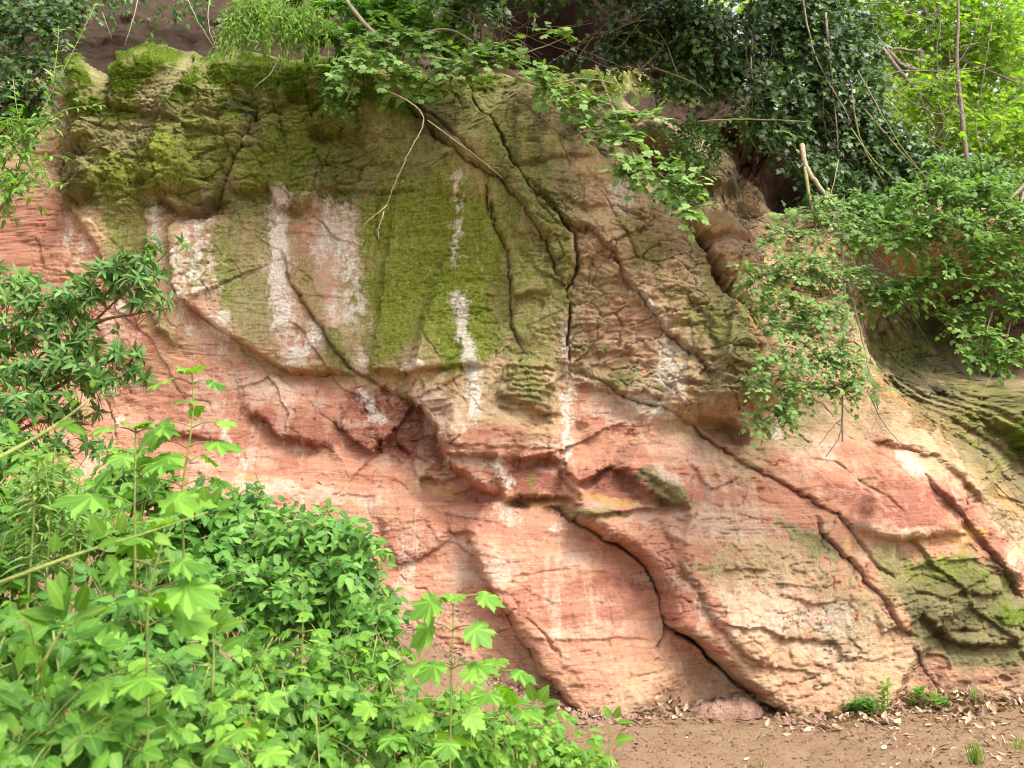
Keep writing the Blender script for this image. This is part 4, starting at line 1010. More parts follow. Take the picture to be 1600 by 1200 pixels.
def sprays(pl, p0, d, L, m, size, tpl, mk, droop=.25, ang=55, up=LIGHT, rnd=.35, twig='twig', tr=.0025, start=.15, tint=(.5, .22), opp=False, flat=.5, pet=.0):
    p0, d = np.asarray(p0, float), nrm(np.asarray(d, float))
    n = len(p0); L = np.broadcast_to(L, (n,)).astype(float)
    dz = np.array([0, 0, -1.])
    tt = np.linspace(0, 1, 4)
    cur = p0[:, None] + d[:, None] * (L[:, None] * tt)[:, :, None] + dz * (droop * L[:, None] * tt ** 2)[:, :, None]
    pl.twigs(cur, np.full(n, tr), twig)
    upv = nrm(up + rng.normal(0, rnd, (n, 3)))
    t = np.linspace(start, 1, m)[None] + rng.uniform(-.04, .04, (n, m)); t[:, -1] = 1
    if opp:
        t[:, 0::2][:, :t[:, 1::2].shape[1]] = t[:, 1::2]
    t = np.clip(t, 0, 1)
    pos = p0[:, None] + d[:, None] * (L[:, None] * t)[..., None] + dz * (droop * L[:, None] * t ** 2)[..., None]
    tan = nrm(d[:, None] + dz * (2 * droop * t)[..., None])
    lat = nrm(np.cross(tan, upv[:, None] * np.ones((1, m, 1))))
    side = np.where(np.arange(m) % 2 == 0, 1., -1.)[None, :, None]
    al = R_(ang) + rng.normal(0, .25, (n, m, 1))
    al[:, -1] *= .2
    ld = tan * np.cos(al) + side * lat * np.sin(al) + rng.normal(0, .16, (n, m, 3)) + dz * .12
    ln = upv[:, None] * flat * 2 + LIGHT * (1 - flat) + rng.normal(0, rnd, (n, m, 3))
    sz = size * rng.uniform(.65, 1.2, (n, m)) * (1 - .25 * np.abs(t - .5))
    ti = np.clip(tint[0] + rng.normal(0, tint[1], (n, m)) + rng.normal(0, tint[1] * .6, (n, 1)), 0, .999)
    pos = pos + nrm(ld) * pet
    pl.leaves(tpl, mk, pos.reshape(-1, 3), ld.reshape(-1, 3), ln.reshape(-1, 3), sz.ravel(), ti.ravel())

def blobs_points(blobs, n, front=.75, inner=.35):
    """blobs: (px, py, depth, rx px, ry px, thickness m) -> start points and outward directions"""
    B = np.array(blobs, float)
    c = P(B[:, 0], B[:, 1], B[:, 2]).T
    rx, rz_ = B[:, 3] * B[:, 2] / FPX, B[:, 4] * B[:, 2] / FPX
    wgt = rx * rz_; k = rng.choice(len(B), n, p=wgt / wgt.sum())
    dr = nrm(rng.normal(0, 1, (n, 3)))
    fl = rng.random(n) < front
    dr[fl, 1] = -np.abs(dr[fl, 1])
    rad = rng.uniform(inner ** 2, 1, n) ** .5
    ext = np.stack([rx[k], B[k, 5], rz_[k]], 1)
    return c[k] + dr * rad[:, None] * ext, dr, ext

def leafy_mass(pl, blobs, n, L, m, size, tpl, mk, down=.0, outw=.7, **kw):
    p, dr, ext = blobs_points(blobs, n)
    d = nrm(dr * outw + rng.normal(0, .5, (n, 3)) + np.array([0, -.15, -down]))
    LL = L * rng.uniform(.6, 1.25, n)
    sprays(pl, p - d * LL[:, None] * .5, d, LL, m, size, tpl, mk, **kw)
    return p

# ------------------------------------------------------------------ far woodland, upper right
def tree(px, depth, lean, rad, name, label, blobs, n, tpl, mk, size, trunk_px, single=40, L=.5, m=7, bark='bark', tint=(.55, .25), grp=None, group='trees beyond the rock face'):
    pts = [P(a, b, c) for a, b, c in trunk_px]
    pl = Plant(name, label, 'tree', pts[0], group)
    pl.stem(pts, rad, rad * .4, bark, 'trunk', 9)
    leafy_mass(pl, blobs, n, L, m, size, tpl, mk, tint=tint, down=.2, tr=.006)
    return pl
# far woodland seen past the right end
for k, (lab, tp, rad, bark, bl, n) in enumerate([
    ('sunlit tree with a straight grey trunk in the upper right', [(1475, 330, 13.5), (1467, 200, 13.5), (1462, 60, 13.6), (1475, -120, 13.8)], .06, 'bark',
     [(1480, 60, 14.5, 130, 110, 1.2), (1380, 40, 14.2, 90, 90, 1.), (1560, 130, 14.8, 100, 110, 1.2), (1440, -40, 14, 170, 60, 1.)], 620),
    ('slim sunlit tree with a pale brown trunk behind the ivy', [(1520, 330, 12.6), (1508, 230, 12.6), (1500, 150, 12.7), (1494, 90, 12.75), (1499, 20, 12.8), (1490, -100, 12.9)], .036, 'bark',
     [(1560, 240, 13.4, 90, 80, 1.), (1440, 190, 13.6, 90, 90, 1.), (1520, 60, 13.6, 80, 80, .8)], 420),
    ('bright green tree whose crown fills the gap at the upper right edge', [(1640, 360, 17), (1650, 200, 17), (1640, 0, 17)], .10, 'bark',
     [(1610, 60, 17.5, 120, 100, 1.4), (1590, 200, 17, 120, 90, 1.4), (1500, 130, 18, 110, 120, 1.4), (1400, 120, 18, 110, 120, 1.5), (1540, -30, 18, 150, 60, 1.5)], 620),
    ('pale green tree farthest back behind the ivy', [(1380, 360, 21), (1385, 150, 21), (1380, -60, 21)], .12, 'darkbark',
     [(1350, 100, 22, 130, 130, 1.8), (1470, 200, 22, 150, 120, 1.8), (1590, 260, 22, 120, 70, 1.5), (1240, 40, 21, 120, 110, 1.6), (1420, 0, 22, 190, 90, 1.8), (1580, 90, 22, 90, 90, 1.5)], 800)]):
    pl = tree(0, 0, 0, rad, 'woodland_tree', lab, bl, n, 'small' if k > 1 else 'fmaple', 'sun', .13 if k > 1 else .105, tp, bark=bark, L=.7, m=7)
    if k == 0:
        for b in ([(1350, 30, 13.2), (1378, 75, 13.2), (1420, 78, 13.3), (1462, 84, 13.5)], [(1385, 78, 13.2), (1410, 105, 13.2), (1450, 113, 13.3), (1495, 104, 13.4)], [(1462, 84, 13.4), (1520, 100, 13.2), (1590, 130, 13.)], [(1462, 110, 13.5), (1530, 70, 13.3), (1610, 22, 13.)],
                  [(1378, 75, 13.2), (1420, 130, 13.1), (1470, 180, 13.)], [(1440, 80, 13.4), (1441, 140, 13.3)], [(1455, 40, 13.5), (1430, -20, 13.4)]):
            pl.stem([P(*q) for q in b], .034, .012, 'bark', 'branch', 6, jitter=.006)
    pl.finish(0 if k > 1 else 60)

B = np.array([(1380, 120, 26, 260, 170, 2.5), (1560, 200, 27, 200, 130, 2.5), (1150, 60, 25, 160, 100, 2.), (1300, 250, 25, 140, 90, 2.)])
pl = Plant('woodland', 'bright mass of woodland leaves far behind the right end of the rock', 'woodland', P(1400, 330, 26))
pl.root['kind'] = 'stuff'
leafy_mass(pl, B, 1150, 1.2, 7, .30, 'small', 'sun', tint=(.6, .25), down=.2, tr=.008)
pl.finish(0)
# ivy -------------------------------------------------------------------------
def ivy(label, blobs, n, size=.075, single=120, L=.32, m=7, mk='dark', tint=(.42, .26), stems=(), name='ivy', group='ivy on the rock face', twigm='darkbark', tpl='ivy', cat='ivy', down=.55):
    pl = Plant(name, label, cat, P(*blobs[0][:3]), group)
    for s in stems:
        pl.stem([P(*q) for q in s[0]], s[1], s[2], s[3], 'stem', 6, jitter=.004)
    leafy_mass(pl, blobs, n, L, m, size, tpl, mk, down=down, tint=tint, twig=twigm, flat=.3, rnd=.45, up=np.array([.05, -.8, .55]))
    pl.finish(single)
    return pl
ivy('big dark glossy ivy mass hanging over the recess in the upper right', [(1180, 60, 10.2, 120, 70, .6), (1290, 120, 10.0, 90, 110, .6), (1220, 160, 9.8, 90, 60, .5), (1330, 210, 10, 70, 70, .5), (1130, 110, 10.2, 60, 50, .4), (1260, 40, 10.4, 120, 60, .6), (1215, 215, 9.6, 50, 26, .3), (1270, 270, 9.5, 50, 36, .3)], 1300, .08, 260, stems=[([(1118, -20, 10), (1128, 60, 9.9), (1100, 120, 9.8)], .03, .012, 'bark'), ([(1180, 30, 9.8), (1170, 100, 9.7), (1190, 180, 9.6)], .012, .006, 'twig'), ([(1290, 20, 9.6), (1300, 120, 9.5), (1310, 240, 9.5)], .012, .006, 'twig'), ([(1255, 0, 9.6), (1270, 90, 9.5), (1330, 190, 9.4)], .010, .005, 'twig')])
ivy('dark ivy spilling down beside the woodland gap on the right', [(1400, 260, 9.9, 80, 50, .4), (1450, 290, 9.8, 70, 40, .4), (1370, 230, 9.9, 60, 60, .4), (1340, 290, 9.8, 60, 50, .4)], 380, .08, 120, mk='dark', tint=(.5, .25), stems=[([(1350, 170, 9.6), (1400, 230, 9.5), (1470, 300, 9.5)], .010, .005, 'olive'), ([(1330, 130, 9.6), (1340, 220, 9.5), (1390, 300, 9.5)], .010, .005, 'olive')])
ivy('dark ivy curtain over the root hollow, with unseen masses added above for shade', [(800, -60, 9.3, 190, 60, .6), (960, -50, 9.4, 130, 64, .7), (1050, 20, 9.9, 70, 56, .5), (1010, 70, 10.1, 50, 20, .3), (740, -10, 9.7, 40, 30, .4), (900, -20, 9.3, 130, 22, .4), (870, -160, 9.2, 330, 60, 1.5), (1150, -140, 9.4, 240, 70, 1.4)], 1350, .085, 60, stems=[([(1040, -20, 10.4), (1030, 40, 10.3), (1045, 100, 10.2)], .03, .02, 'bark'), ([(830, -20, 10.3), (838, 20, 10.2), (832, 50, 10.1)], .014, .008, 'twig'), ([(985, -20, 10.4), (1000, 40, 10.3), (980, 90, 10.2)], .012, .006, 'bark')])  # masses above the frame are unseen, added to shade the hollow and recess
ivy('dark ivy in the top left corner', [(40, 50, 9.6, 80, 60, .4), (50, 130, 9.5, 50, 60, .4), (20, 180, 9.5, 40, 60, .35), (110, 20, 9.9, 60, 30, .4)], 420, .07, 160, tint=(.5, .22))
ivy('small-leaved ivy patch on the brown rock under the overhang', [(1090, 230, 9.9, 50, 45, .12), (1060, 300, 9.7, 40, 30, .12), (1060, 200, 10, 70, 16, .15), (1180, 190, 9.7, 60, 16, .2)], 200, .055, 140, L=.22, m=6, mk='laurel', tint=(.6, .2))
ivy('pale ivy trailing over the rock edge near the pitted slab', [(535, 125, 9.9, 30, 40, .12), (515, 150, 9.9, 26, 26, .1)], 60, .06, 80, L=.2, m=6, mk='maple', tint=(.5, .2))

ivy('undergrowth of dark leaves under the top edge between the vetch and the root hollow', [(660, 40, 10.3, 70, 30, .4), (740, 20, 10.2, 50, 40, .4), (600, 20, 10.5, 90, 30, .4), (720, 75, 10.2, 50, 14, .2)], 330, .085, 100, mk='laurel', tint=(.3, .2), name='undergrowth_shrub', cat='shrub', group=None, tpl='ovate', down=.1)
ivy('low dark shrub on the soil bank above the mossy blocks', [(250, 6, 10.9, 70, 18, .3), (330, 20, 10.8, 50, 20, .3), (420, 40, 10.6, 60, 18, .3), (160, 0, 11, 50, 20, .3), (220, -70, 11.4, 160, 50, .5), (420, -70, 11.2, 140, 50, .5), (60, -60, 11.3, 90, 50, .5)], 480, .08, 80, mk='laurel', tint=(.35, .2), name='bank_shrub', cat='shrub', group=None, tpl='ovate', down=.1)
ivy('ivy strands hanging across the mouth of the root hollow', [(1000, 60, 9.9, 80, 40, .3), (930, 90, 10.1, 60, 10, .2), (1080, 60, 9.9, 60, 60, .4), (1060, 130, 9.9, 50, 30, .3)], 320, .075, 100, tint=(.5, .25))
# hanging maples and shrubs on the edge -------------------------------------------
def spread(label, name, cat, stems, clusters, n, size, tpl, mk, L, m, single, tint=(.55, .22), twigm='twig', group=None, droop=.2, up=LIGHT, th=.22, rnd=.3, opp=False, down=.2, bare=()):
    """a shrub with traced limbs; clusters of leafy sprays sit along them"""
    pl = Plant(name, label, cat, P(*stems[0][0][0]), group)
    for s in stems:
        pl.stem([P(*q) for q in s[0]], s[1], s[2], s[3] if len(s) > 3 else twigm, 'branch', 6, jitter=.003)
    for s in bare:
        pl.stem([P(*q) for q in s[0]], s[1], s[2], s[3] if len(s) > 3 else twigm, 'twig', 5, jitter=.003)
    B = [(c[0], c[1], c[2], c[3], c[4], c[5] if len(c) > 5 else th) for c in clusters]
    leafy_mass(pl, B, n, L, m, size, tpl, mk, tint=tint, twig=twigm, droop=droop, up=up, rnd=rnd, opp=opp, down=down)
    return pl
pl = spread('long sycamore bough hanging over the top of the rock with pale green leaves', 'sycamore_bough', 'branch',
    [([(520, -30, 9.8), (575, 50, 9.4), (650, 88, 9.1), (760, 102, 8.9), (850, 135, 8.8), (930, 190, 8.7), (1000, 245, 8.6), (1085, 320, 8.5)], .022, .006, 'twig'), ([(575, 50, 9.4), (560, 110, 9.), (540, 160, 8.9)], .010, .005), ([(760, 102, 8.9), (830, 80, 8.8), (880, 60, 8.8)], .010, .004), ([(850, 135, 8.8), (910, 120, 8.6), (960, 130, 8.6)], .010, .004), ([(640, 60, 9.2), (700, 40, 9.2), (740, 65, 9.)], .012, .006)],
    [(575, 110, 9., 70, 26, .25), (640, 130, 9., 60, 20, .2), (620, 70, 9.2, 90, 26, .25), (740, 100, 8.9, 80, 22, .2), (800, 78, 8.9, 50, 14, .15), (850, 130, 8.7, 50, 20, .15), (910, 160, 8.6, 36, 20, .15), (940, 190, 8.6, 46, 16, .15), (880, 50, 8.8, 24, 10, .1), (970, 215, 8.6, 40, 22, .15), (1000, 255, 8.5, 45, 26, .15), (1060, 290, 8.5, 50, 26, .15), (1080, 325, 8.5, 22, 20, .1), (990, 180, 8.6, 40, 12, .1)],
    300, .085, 'sycamore', 'pale', .26, 5, 300, tint=(.6, .22), droop=.15, rnd=.2, bare=[([(930, 190, 8.7), (880, 160, 8.6), (865, 155, 8.6)], .005, .003), ([(1000, 245, 8.6), (960, 180, 8.5), (940, 120, 8.5)], .005, .003)])
pl.finish(300)
pl = spread('tangled green sycamore scrub over the top edge with mossy limbs', 'sycamore_scrub', 'shrub',
    [([(700, 90, 10.3), (660, 40, 10.2), (590, -20, 10.2)], .05, .03, 'olive'), ([(740, 110, 10.2), (760, 40, 10.), (700, -30, 10.)], .02, .012, 'olive'), ([(640, 60, 10.2), (620, 10, 10.1), (640, -40, 10.)], .03, .02, 'olive')],
    [(560, 20, 10., 90, 26, .4), (470, 10, 10.2, 70, 22, .4), (660, 10, 9.9, 80, 22, .35), (520, 60, 9.8, 60, 22, .3), (700, 60, 9.8, 40, 16, .25), (620, 40, 9.8, 60, 24, .3)],
    330, .085, 'sycamore', 'fresh', .26, 5, 200, tint=(.45, .25), twigm='olive')
pl.finish(200)
pl = spread('pale drooping vetch hanging in fine strands below the top edge', 'trailing_vetch', 'plant',
    [([(350, -10, 9.9), (400, 20, 9.7), (470, 40, 9.6)], .006, .004, 'green')],
    [(390, 12, 9.6, 45, 22, .2), (430, 30, 9.5, 60, 26, .2), (480, 30, 9.5, 40, 22, .2), (370, 40, 9.5, 22, 22, .15)],
    260, .075, 'lance', 'lime', .34, 9, 200, tint=(.6, .25), twigm='green', droop=.5, down=1.5)
pl.finish(160)
pl = spread('field maple hanging in tiers of small leaves from a snapped branch', 'field_maple', 'shrub',
    [([(1253, 226, 8.9), (1258, 262, 8.8), (1285, 298, 8.7), (1310, 335, 8.6), (1320, 420, 8.5), (1318, 520, 8.3), (1316, 690, 8.2)], .024, .006, 'twig'), ([(1258, 262, 8.8), (1265, 310, 8.7), (1275, 360, 8.6)], .018, .008, 'olive'), ([(1310, 335, 8.6), (1250, 420, 8.4), (1190, 520, 8.3)], .012, .004), ([(1318, 470, 8.4), (1240, 560, 8.2), (1180, 640, 8.2)], .010, .004), ([(1320, 420, 8.5), (1350, 540, 8.3), (1372, 640, 8.2)], .012, .005)],
    [(1290, 325, 8.7, 50, 16, .25), (1350, 350, 8.7, 40, 20, .25), (1180, 440, 8.4, 26, 40, .15), (1230, 520, 8.3, 60, 30, .25), (1260, 340, 8.6, 60, 20, .25), (1230, 375, 8.5, 60, 20, .25), (1330, 370, 8.6, 40, 26, .25), (1240, 420, 8.4, 60, 26, .25), (1310, 430, 8.4, 50, 30, .25), (1210, 470, 8.3, 42, 26, .22), (1280, 490, 8.3, 60, 22, .25), (1240, 560, 8.2, 70, 20, .25), (1310, 560, 8.2, 50, 26, .22), (1270, 610, 8.2, 70, 18, .22), (1345, 600, 8.2, 36, 20, .2), (1195, 600, 8.2, 36, 20, .2), (1220, 640, 8.2, 30, 16, .15), (1185, 655, 8.2, 14, 24, .12), (1370, 460, 8.5, 30, 40, .2)],
    620, .052, 'fmaple', 'pale', .24, 7, 300, tint=(.6, .22), droop=.2, rnd=.25, up=np.array([.05, -.55, .8]),
    bare=[([(1316, 620, 8.2), (1316, 680, 8.15), (1290, 714, 8.1)], .008, .004, 'bark'), ([(1316, 655, 8.2), (1296, 672, 8.1), (1280, 694, 8.1)], .006, .003, 'bark'), ([(1355, 610, 8.2), (1378, 660, 8.15), (1415, 702, 8.1)], .006, .003, 'bark'), ([(1372, 650, 8.2), (1362, 672, 8.1)], .003, .002, 'bark')])
pl.finish(300)
# dead twigs
pl = Plant('dead_brush', 'grey dead twigs fanned out in front of the dark recess', 'twigs', P(1345, 380, 8.9))
for i in range(46):
    a = rng.uniform(0, 1); x0, y0 = 1335 + 25 * rng.random(), 385 + 60 * a
    x1, y1 = x0 + rng.uniform(20, 95), y0 + rng.uniform(40, 140)
    dd = 8.9 - .4 * rng.random()
    pl.stem([P(x0, y0, dd), P(x0 * .5 + x1 * .5 + rng.uniform(-4, 12), y0 * .5 + y1 * .5 + rng.uniform(-12, 12), dd - .05), P(x1, y1, dd - .15 * rng.random())], .004, .0018, 'bark', 'twig', 4, 1)
pl.finish()
pl = spread('bright leafy bough hanging over the dark recess at the right edge', 'elm_bough', 'branch',
    [([(1640, 250, 8.6), (1560, 330, 8.3), (1500, 350, 8.2), (1440, 330, 8.2)], .02, .006, 'bark'), ([(1600, 300, 8.4), (1570, 420, 8.1), (1540, 520, 7.9), (1530, 590, 7.8)], .012, .004, 'bark'), ([(1620, 380, 8.2), (1590, 470, 8.), (1560, 570, 7.9)], .012, .004, 'bark')],
    [(1450, 300, 8.3, 60, 24, .25), (1520, 310, 8.3, 60, 30, .3), (1580, 340, 8.2, 60, 30, .3), (1480, 350, 8.2, 70, 26, .25), (1430, 380, 8.3, 50, 26, .2), (1550, 390, 8.1, 60, 26, .25), (1600, 430, 8., 40, 30, .2), (1530, 440, 8., 34, 16, .15), (1570, 480, 8., 40, 16, .15), (1540, 530, 7.9, 36, 16, .15), (1580, 560, 7.9, 40, 16, .15), (1510, 550, 7.9, 30, 12, .12), (1475, 420, 8.2, 40, 24, .2), (1430, 450, 8.3, 40, 26, .2), (1500, 500, 8.2, 40, 24, .2)],
    580, .062, 'fmaple', 'maple', .26, 7, 300, tint=(.85, .18), rnd=.25, droop=.15, bare=[([(1560, 570, 7.9), (1536, 610, 7.8), (1530, 640, 7.8)], .004, .002)])
pl.finish(300)
ivy('mid-green shrub leaves filling between the ivy and the bright bough', [(1400, 340, 9., 60, 40, .3), (1500, 270, 9.4, 80, 30, .3), (1580, 290, 9.6, 60, 30, .3), (1350, 330, 9., 40, 36, .3)], 260, .075, 80, mk='maple', tint=(.6, .25), name='hazel_shrub', cat='shrub', group=None, tpl='ovate', down=.2)

# left edge -------------------------------------------------------------------
def shoots(pl, lst, size, tpl, mk, step, tint=(.6, .2), twig='olive', r=.006, opp=True, elev=60):
    for pts in lst:
        p = pl.stem([P(*q) for q in pts], r, r * .4, twig, 'stem', 6)
        seg = np.linalg.norm(np.diff(p, axis=0), axis=1); cum = np.concatenate([[0], np.cumsum(seg)])
        s = np.arange(step * 1.2, cum[-1], step)
        pos = np.stack([np.interp(s, cum, p[:, i]) for i in range(3)], 1)
        tan = nrm(np.stack([np.interp(s, cum, np.gradient(p[:, i])) for i in range(3)], 1))
        for sg in (1, -1):
            lat = nrm(np.cross(tan, LIGHT + rng.normal(0, .5, (len(s), 3))))
            ld = sg * lat * math.sin(R_(elev)) + tan * math.cos(R_(elev)) + rng.normal(0, .2, (len(s), 3))
            q = pos + rng.normal(0, step * .12, (len(s), 1)) * tan
            pl.leaves(tpl, mk, q, ld, LIGHT + rng.normal(0, .3, (len(s), 3)), size * rng.uniform(.6, 1.15, len(s)) * (1.1 - .45 * s / cum[-1]), np.clip(tint[0] + rng.normal(0, tint[1], len(s)), 0, .99))
pl = Plant('privet', 'thin arching privet stems with small bright leaves at the left edge', 'shrub', P(-10, 345, 7.6))
shoots(pl, [[(-10, 345, 7.6), (22, 285, 7.5), (50, 210, 7.4), (80, 145, 7.4), (112, 85, 7.5), (150, 5, 7.6)], [(50, 220, 7.4), (95, 168, 7.3), (165, 165, 7.3)], [(10, 310, 7.5), (35, 250, 7.3), (30, 170, 7.3)], [(0, 330, 7.5), (40, 270, 7.3), (80, 240, 7.2), (108, 248, 7.2)], [(80, 145, 7.4), (90, 80, 7.4), (92, 40, 7.4)], [(35, 250, 7.4), (10, 210, 7.3), (-10, 190, 7.3)], [(20, 290, 7.4), (60, 280, 7.3), (100, 290, 7.3)], [(45, 225, 7.4), (28, 190, 7.3), (20, 120, 7.4)]], .105, 'lance', 'fresh', .062)
leafy_mass(pl, [(30, 240, 7.4, 40, 50, .2), (20, 290, 7.4, 30, 30, .2), (50, 200, 7.4, 30, 30, .15)], 60, .28, 7, .085, 'lance', 'fresh', tint=(.55, .2), twig='olive', opp=True)
pl.finish(220)
pl = Plant('laurel_shrub', 'glossy dark green laurel shrub reaching over the red rock on the left', 'shrub', P(-20, 760, 6.4))
LB = [[(-20, 760, 6.4), (40, 640, 6.2), (110, 540, 6.1), (170, 480, 6.), (230, 425, 6.), (285, 370, 5.9)], [(40, 640, 6.2), (110, 590, 6.), (180, 560, 5.9), (235, 550, 5.9)], [(-20, 600, 6.3), (40, 520, 6.2), (60, 430, 6.2)], [(-20, 700, 6.2), (70, 650, 5.9), (140, 660, 5.8)], [(110, 540, 6.1), (150, 500, 6.), (215, 490, 5.9), (265, 480, 5.9)]]
for s in LB:
    pl.stem([P(*q) for q in s], .014, .004, 'redstem', 'branch', 6)
TIPS = [(60, 470, 6.1, 60, 34, .25), (30, 520, 6.1, 50, 40, .25), (120, 470, 6., 50, 26, .2), (170, 440, 6., 50, 26, .2), (215, 415, 5.9, 40, 18, .15), (240, 470, 5.9, 34, 22, .15), (265, 380, 5.9, 36, 14, .12), (150, 520, 6., 40, 22, .2), (110, 560, 6., 50, 26, .2), (60, 590, 6., 60, 34, .25), (190, 560, 5.9, 44, 18, .15), (215, 570, 5.9, 20, 28, .1), (40, 640, 5.9, 50, 34, .25), (100, 640, 5.9, 50, 26, .2), (120, 690, 5.8, 50, 22, .2), (20, 450, 6.2, 40, 40, .25), (20, 690, 5.8, 60, 30, .2), (90, 520, 6., 40, 30, .2), (160, 600, 5.9, 40, 24, .2), (230, 440, 5.9, 30, 20, .15)]
p, dr, _ = blobs_points(TIPS, 360)
d = nrm(dr * .7 + rng.normal(0, .4, (360, 3)) + np.array([.25, -.2, .15]))
for sgn in range(9):                                      # whorls of pointed leaves
    a = 2 * np.pi * sgn / 9 + rng.normal(0, .25, (360, 1))
    lx = nrm(np.cross(d, np.array([.2, .4, .9]))); ly = np.cross(d, lx)
    ld = d * rng.uniform(.15, .6, (360, 1)) + lx * np.cos(a) + ly * np.sin(a) + np.array([0, 0, -.18])
    pl.leaves('lance', 'laurel', p + d * rng.uniform(-.03, .03, (360, 1)), ld, d + LIGHT * .5 + rng.normal(0, .2, (360, 3)), .085 * rng.uniform(.55, 1.2, 360), np.clip(.58 + rng.normal(0, .28, 360) - .25 * (p[:, 2] < 2.3), 0, .99))
pl.twigs(np.stack([p - d * .22 + np.array([0, 0, -.05]), p - d * .1, p], 1), np.full(360, .003), 'redstem')
pl.finish(300)
# ------------------------------------------------------------------ the front thicket
def ground_at(px, y):
    x = ray(px, 600)[0] * y / CP
    return np.array([x, y, float(ground_z(np.array(x), np.array(y)))])
def bush(name, label, cat, blobs, n, size, tpl, mk, L, m, single=300, tint=(.5, .2), twigm='olive', group='bushes in the front thicket', nst=7, **kw):
    base = ground_at(np.mean([b[0] for b in blobs]), np.mean([b[2] for b in blobs]) + .15)
    pl = Plant(name, label, cat, base, group)
    for i in range(nst):
        b = blobs[i % len(blobs)]
        tip = P(b[0] + rng.uniform(-.6, .6) * b[3], b[1] - rng.uniform(-.2, .7) * b[4], b[2])
        s = base + np.array([rng.uniform(-.35, .35), rng.uniform(-.15, .25), 0])
        s[0] += (tip[0] - base[0]) * .5; s[2] = float(ground_z(s[0], s[1])) - .03
        md = s * .45 + tip * .55 + rng.normal(0, .06, 3) + np.array([0, 0, .08])
        pl.stem([s, md, tip], .008, .003, twigm, 'stem', 5)
    leafy_mass(pl, blobs, n, L, m, size, tpl, mk, tint=tint, twig=twigm, **kw)
    pl.finish(single)
    return pl
bush('dogwood', 'bushy dogwood with crowded oval leaves against the pink rock', 'shrub', [(500, 830, 4.2, 70, 42, .3), (545, 880, 4., 52, 60, .3), (440, 850, 4.3, 80, 50, .3), (565, 950, 4., 48, 50, .25), (480, 930, 4., 80, 56, .3), (390, 800, 4.5, 60, 34, .3), (410, 920, 4., 60, 50, .3), (590, 975, 3.9, 36, 26, .2)], 600, .053, 'ovate', 'bush', .20, 7, 300, tint=(.55, .28), opp=True, up=np.array([.05, -.6, .75]))
bush('dogwood', 'second dogwood, lower and paler, left of the crowded one', 'shrub', [(310, 800, 4.4, 60, 34, .3), (340, 880, 4.2, 60, 50, .3), (280, 860, 4.3, 50, 46, .3), (250, 770, 4.5, 46, 26, .25)], 230, .068, 'ovate', 'bush', .20, 7, 220, tint=(.5, .2), opp=True)
bush('nettle', 'grey-green broad-leaved weeds under the laurel shrub', 'plant', [(15, 900, 3.4, 50, 50, .3), (40, 720, 4.6, 60, 30, .3), (120, 800, 3.9, 70, 40, .3), (200, 840, 3.7, 60, 40, .3), (30, 780, 3.8, 50, 40, .3), (210, 730, 4.2, 40, 24, .2)], 300, .06, 'ovate', 'fresh', .24, 6, 220, tint=(.42, .2), opp=True, twigm='green')
bush('bramble', 'large-leaved bramble in the bottom left corner nearest the viewer', 'shrub', [(50, 1090, 2.2, 90, 70, .25), (60, 990, 2.4, 70, 50, .22), (150, 1150, 2.2, 90, 56, .25), (120, 1040, 2.5, 70, 50, .22), (240, 1160, 2.4, 80, 50, .25), (20, 1180, 2.1, 80, 50, .2)], 110, .095, 'bramble', 'fresh', .22, 4, 260, tint=(.42, .3), twigm='green', nst=9, up=np.array([.05, -.7, .7]))
bush('bramble', 'bramble with three-part leaves in the middle of the thicket', 'shrub', [(360, 1040, 3., 80, 60, .3), (450, 1060, 3.1, 80, 60, .3), (520, 1040, 3.3, 70, 50, .25), (380, 1140, 2.8, 90, 60, .3), (300, 1000, 3.2, 60, 60, .25)], 185, .082, 'bramble', 'fresh', .24, 4, 300, tint=(.38, .3), twigm='green', nst=9)
bush('bramble', 'low bramble spreading towards the bare earth', 'shrub', [(560, 1110, 3.3, 70, 50, .3), (640, 1130, 3.5, 70, 40, .3), (500, 1160, 3., 90, 44, .3), (600, 1040, 3.7, 34, 24, .2)], 180, .08, 'bramble', 'fresh', .22, 4, 260, tint=(.36, .28), twigm='green', nst=9)
bush('bramble', 'pale bramble runner at the right tip of the thicket', 'shrub', [(740, 1130, 3.6, 60, 40, .25), (800, 1140, 3.8, 60, 34, .22), (870, 1170, 3.9, 50, 24, .2), (930, 1190, 4., 36, 14, .15), (720, 1180, 3.4, 80, 30, .25), (700, 1100, 3.7, 50, 26, .2)], 180, .075, 'bramble', 'fresh', .2, 4, 240, tint=(.66, .2), twigm='green', nst=9)
bush('bramble', 'shaded bramble filling the gap behind the tall saplings', 'shrub', [(230, 960, 3., 80, 50, .3), (160, 970, 2.9, 60, 50, .25), (300, 930, 3.3, 60, 40, .25), (250, 1060, 2.7, 70, 50, .3)], 120, .09, 'bramble', 'bush', .22, 4, 220, tint=(.4, .2), twigm='green', nst=7)
